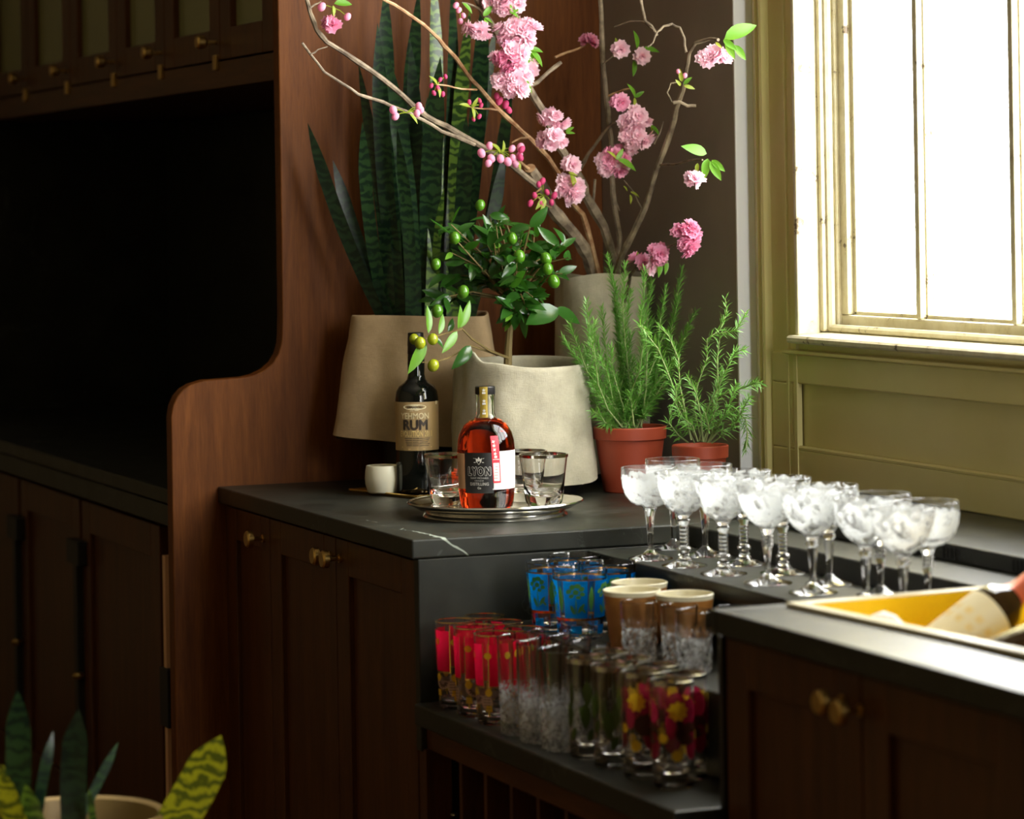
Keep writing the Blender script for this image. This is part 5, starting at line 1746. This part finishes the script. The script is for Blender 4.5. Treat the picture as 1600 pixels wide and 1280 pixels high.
# ---------------------------------------------------------------- rosemary in terracotta pots
def plastic_pot(root, rt, rb, h, lipz):
    MB().lathe([(0, 0), (rb - 0.002, 0), (rb, 0.002), (rt - 0.005, lipz), (rt - 0.001, lipz + 0.001), (rt, h - 0.002), (rt - 0.0015, h), (rt - 0.004, h - 0.001), (rt - 0.007, h - 0.014), (0, h - 0.014)], 44).build('pot', 'terracotta', root)
    MB().lathe([(0, h - 0.0105), (rt * 0.6, h - 0.0095), (rt - 0.0065, h - 0.0125), (0, h - 0.0135)], 28).build('soil', 'soil', root)


def rosemary(root, stems, nl=0.015, step=0.0042, per=3):
    """stems: world polylines; one part for the stems, the needles are past counting"""
    m, nd = MB(), MB()
    for pts in stems:
        P = [Vector(p) for p in pts]
        n = len(P)
        m.tube(P, [0.0018 - 0.0010 * i / (n - 1) for i in range(n)], 5)
        total = sum((b - a).length for a, b in zip(P, P[1:]))
        d = 0.025
        while d < total:
            r = d
            for a, b in zip(P, P[1:]):
                l = (b - a).length
                if r <= l:
                    break
                r -= l
            c = a.lerp(b, min(1, r / max(l, 1e-6)))
            ax_ = (b - a).normalized()
            fr_ = d / total
            o1 = ax_.orthogonal().normalized()
            o2 = ax_.cross(o1)
            ph = random.uniform(0, 6.28)
            for q in range(per):
                an = ph + 6.28 * q / per + random.uniform(-0.4, 0.4)
                out = o1 * math.cos(an) + o2 * math.sin(an)
                dirn = (out * (1.0 - 0.25 * fr_) + ax_ * (0.25 + 0.65 * fr_) + vrand(0.25)).normalized()
                ln = nl * random.uniform(0.7, 1.2) * (0.75 if fr_ > 0.93 else 1.0)
                w = ax_.cross(dirn)
                if w.length < 1e-3:
                    continue
                w = w.normalized() * 0.00115
                p1 = c + dirn * ln * 0.5 + ax_ * 0.0005
                p2 = c + dirn * ln - Vector((0, 0, 0.12 * ln)) + ax_ * 0.0015
                k = len(nd.v)
                nd.v += [tuple(c - w * 0.6), tuple(c + w * 0.6), tuple(p1 - w), tuple(p1 + w), tuple(p2)]
                nd.f += [(k, k + 1, k + 3, k + 2), (k + 2, k + 3, k + 4)]
            d += step * random.uniform(0.8, 1.3)
    m.build('stems', 'rosemary_stem', root, True, True)
    o = nd.build('needles', 'rosemary_needle', root, False, True)
    o['kind'] = 'stuff'


random.seed(5)
R1 = Vector((2.403, 5.338, ZT))
t = thing('potted_rosemary', 'large bushy rosemary in a terracotta coloured pot against the linen', 'plant', R1)
plastic_pot(t, 0.0705, 0.052, 0.124, 0.100)
b1 = R1 + Vector((0, 0, 0.115))
stems = []
TIPS = [(2.356,5.320,1.357),(2.389,5.320,1.344),(2.428,5.320,1.333),(2.513,5.320,1.329),(2.448,5.320,1.308),(2.475,5.320,1.295),(2.308,5.320,1.275),(2.274,5.320,1.234),(2.341,5.320,1.262),(2.370,5.320,1.274),(2.401,5.320,1.291),(2.539,5.320,1.245),(2.521,5.320,1.221),(2.501,5.320,1.270),(2.286,5.320,1.167),(2.327,5.320,1.214),(2.359,5.320,1.189),(2.400,5.320,1.212),(2.433,5.320,1.199),(2.459,5.320,1.162),(2.286,5.320,1.119),(2.318,5.320,1.118),(2.372,5.320,1.128),(2.418,5.320,1.114),(2.473,5.320,1.210),(2.307,5.320,1.191),(2.486,5.320,1.161),(2.261,5.320,1.204),(2.420,5.320,1.260),(2.368,5.320,1.310),(2.339,5.320,1.166),(2.384,5.320,1.067),(2.447,5.320,1.235),(2.405,5.320,1.163),(2.478,5.320,1.112),(2.318,5.320,1.070),(2.430,5.320,1.065),(2.351,5.320,1.093)]
for q, tp in enumerate(TIPS):
    tp = Vector(tp) + fwd * random.uniform(-0.075, 0.06)
    b0 = b1 + vrand(0.022)
    b0.z = b1.z
    mid = b0.lerp(tp, 0.5) + Vector(((tp - b0).x * 0.12, (tp - b0).y * 0.12, 0.0)) + vrand(0.012)
    m1 = b0.lerp(mid, 0.5) + vrand(0.006) + Vector((0, 0, 0.004))
    m2 = mid.lerp(tp, 0.5) + vrand(0.006)
    stems.append([b0, m1, mid, m2, tp])
stems.append([(2.366,5.290,1.036),(2.334,5.282,1.071),(2.311,5.274,1.120),(2.302,5.266,1.169),(2.293,5.258,1.212),(2.296,5.250,1.236)])
stems.append([(2.381,5.270,1.040),(2.378,5.270,1.070),(2.375,5.270,1.100)])
rosemary(t, stems, 0.0225, 0.0040, 4)

R2 = Vector((2.462, 5.152, ZT))
t = thing('potted_rosemary', 'small sparse rosemary in a low terracotta coloured pot beside the window casing', 'plant', R2)
plastic_pot(t, 0.0530, 0.042, 0.098, 0.074)
b1 = R2 + Vector((0, 0, 0.09))
stems = [[(2.458,5.140,1.015),(2.443,5.134,1.075),(2.448,5.129,1.122),(2.465,5.123,1.169),(2.463,5.117,1.205),(2.487,5.111,1.222),(2.498,5.106,1.252),(2.493,5.100,1.280)], [(2.473,5.130,1.015),(2.481,5.112,1.122),(2.471,5.093,1.170),(2.470,5.075,1.218),(2.493,5.057,1.222),(2.497,5.038,1.242),(2.495,5.020,1.256)],
         [(2.442,5.120,1.017),(2.397,5.106,1.096),(2.369,5.092,1.151),(2.345,5.078,1.193),(2.303,5.064,1.237),(2.312,5.050,1.224)], [(2.419,5.100,1.022),(2.395,5.095,1.126),(2.391,5.090,1.173),(2.370,5.085,1.215),(2.349,5.080,1.233)], [(2.444,5.120,1.017),(2.451,5.096,1.077),(2.459,5.072,1.113),(2.475,5.048,1.166),(2.476,5.024,1.185),(2.485,5.000,1.191)],
         [(2.455,5.120,1.016),(2.467,5.094,1.100),(2.490,5.068,1.110),(2.503,5.042,1.119),(2.510,5.016,1.128),(2.510,4.990,1.127)], [(2.461,5.120,1.014),(2.482,5.094,1.064),(2.496,5.068,1.077),(2.502,5.042,1.060),(2.493,5.016,1.033),(2.475,4.990,1.007)], [(2.440,5.130,1.014),(2.402,5.103,1.067),(2.377,5.077,1.093),(2.368,5.050,1.129)],
         [(2.465,5.120,1.014),(2.476,5.095,1.052),(2.477,5.070,1.077),(2.474,5.045,1.090),(2.473,5.020,1.127)], [(2.432,5.140,1.014),(2.403,5.120,1.030),(2.374,5.100,1.056),(2.372,5.080,1.081)], [(2.452,5.120,1.016),(2.460,5.102,1.053),(2.462,5.085,1.077),(2.464,5.068,1.125),(2.462,5.050,1.149)], [(2.470,5.120,1.013),(2.493,5.077,1.043),(2.492,5.033,1.079),(2.486,4.990,1.105)],
         [(2.443,5.100,1.018),(2.431,5.083,1.067),(2.415,5.067,1.109),(2.391,5.050,1.140)], [(2.448,5.100,1.018),(2.449,5.085,1.042),(2.432,5.070,1.079)], [(2.432,5.100,1.019),(2.415,5.085,1.050),(2.393,5.070,1.063)], [(2.456,5.100,1.018),(2.467,5.085,1.036),(2.473,5.070,1.040)]]
rosemary(t, stems, 0.0205, 0.0052, 3)

# ---------------------------------------------------------------- snake plant near the camera
FPT = Vector((1.030, 4.20, 0))
t = thing('potted_snake_plant', 'snake plant in a pale planter at the lower left, close to the camera', 'plant', FPT)
MB().lathe([(0, 0), (0.085, 0), (0.095, 0.01), (0.125, 0.60), (0.130, 0.602), (0.132, 0.618), (0.128, 0.622), (0.120, 0.618), (0.112, 0.56), (0, 0.56)], 40).build('pot', 'planter', t)
MB().lathe([(0, 0.566), (0.08, 0.568), (0.112, 0.563), (0, 0.5605)], 28).build('soil', 'soil', t)
for base, tip, wd, mt, bend, tw in (
        ((0.945,4.180,0.580), (0.947,4.160,0.805), 0.036, 'snake_leaf', (0.004, 0, 0), 0.2), ((1.034,4.200,0.568), (1.047,4.220,0.762), 0.038, 'snake_leaf_shaded', (-0.004, 0, 0), -0.2), ((1.120,4.140,0.554), (1.218,4.100,0.730), 0.058, 'snake_leaf_gold', (0.010, 0, 0.0), 0.15),
        ((0.977,4.200,0.574), (1.010,4.220,0.734), 0.016, 'snake_leaf', (-0.004, 0, 0), 0.9), ((1.060,4.180,0.570), (1.045,4.160,0.662), 0.010, 'snake_leaf_bright', (0, 0, 0), 0.3), ((0.955,4.140,0.587), (0.903,4.100,0.712), 0.030, 'snake_leaf_gold', (0, 0, 0), 0.4),
        ((0.946,4.220,0.573), (0.942,4.240,0.690), 0.030, 'snake_leaf_gold', (0, 0, 0), 0.4), ((1.028,4.240,0.561), (1.124,4.300,0.697), 0.014, 'snake_leaf', (0, 0, 0), 0.4), ((0.979,4.150,0.583), (0.947,4.120,0.683), 0.026, 'snake_leaf_bright', (0, 0, 0), -0.4)):
    snake_leaf(t, base, tip, wd, mt, bend, (-fwd.x - 0.1, -fwd.y, 0.15), tw)
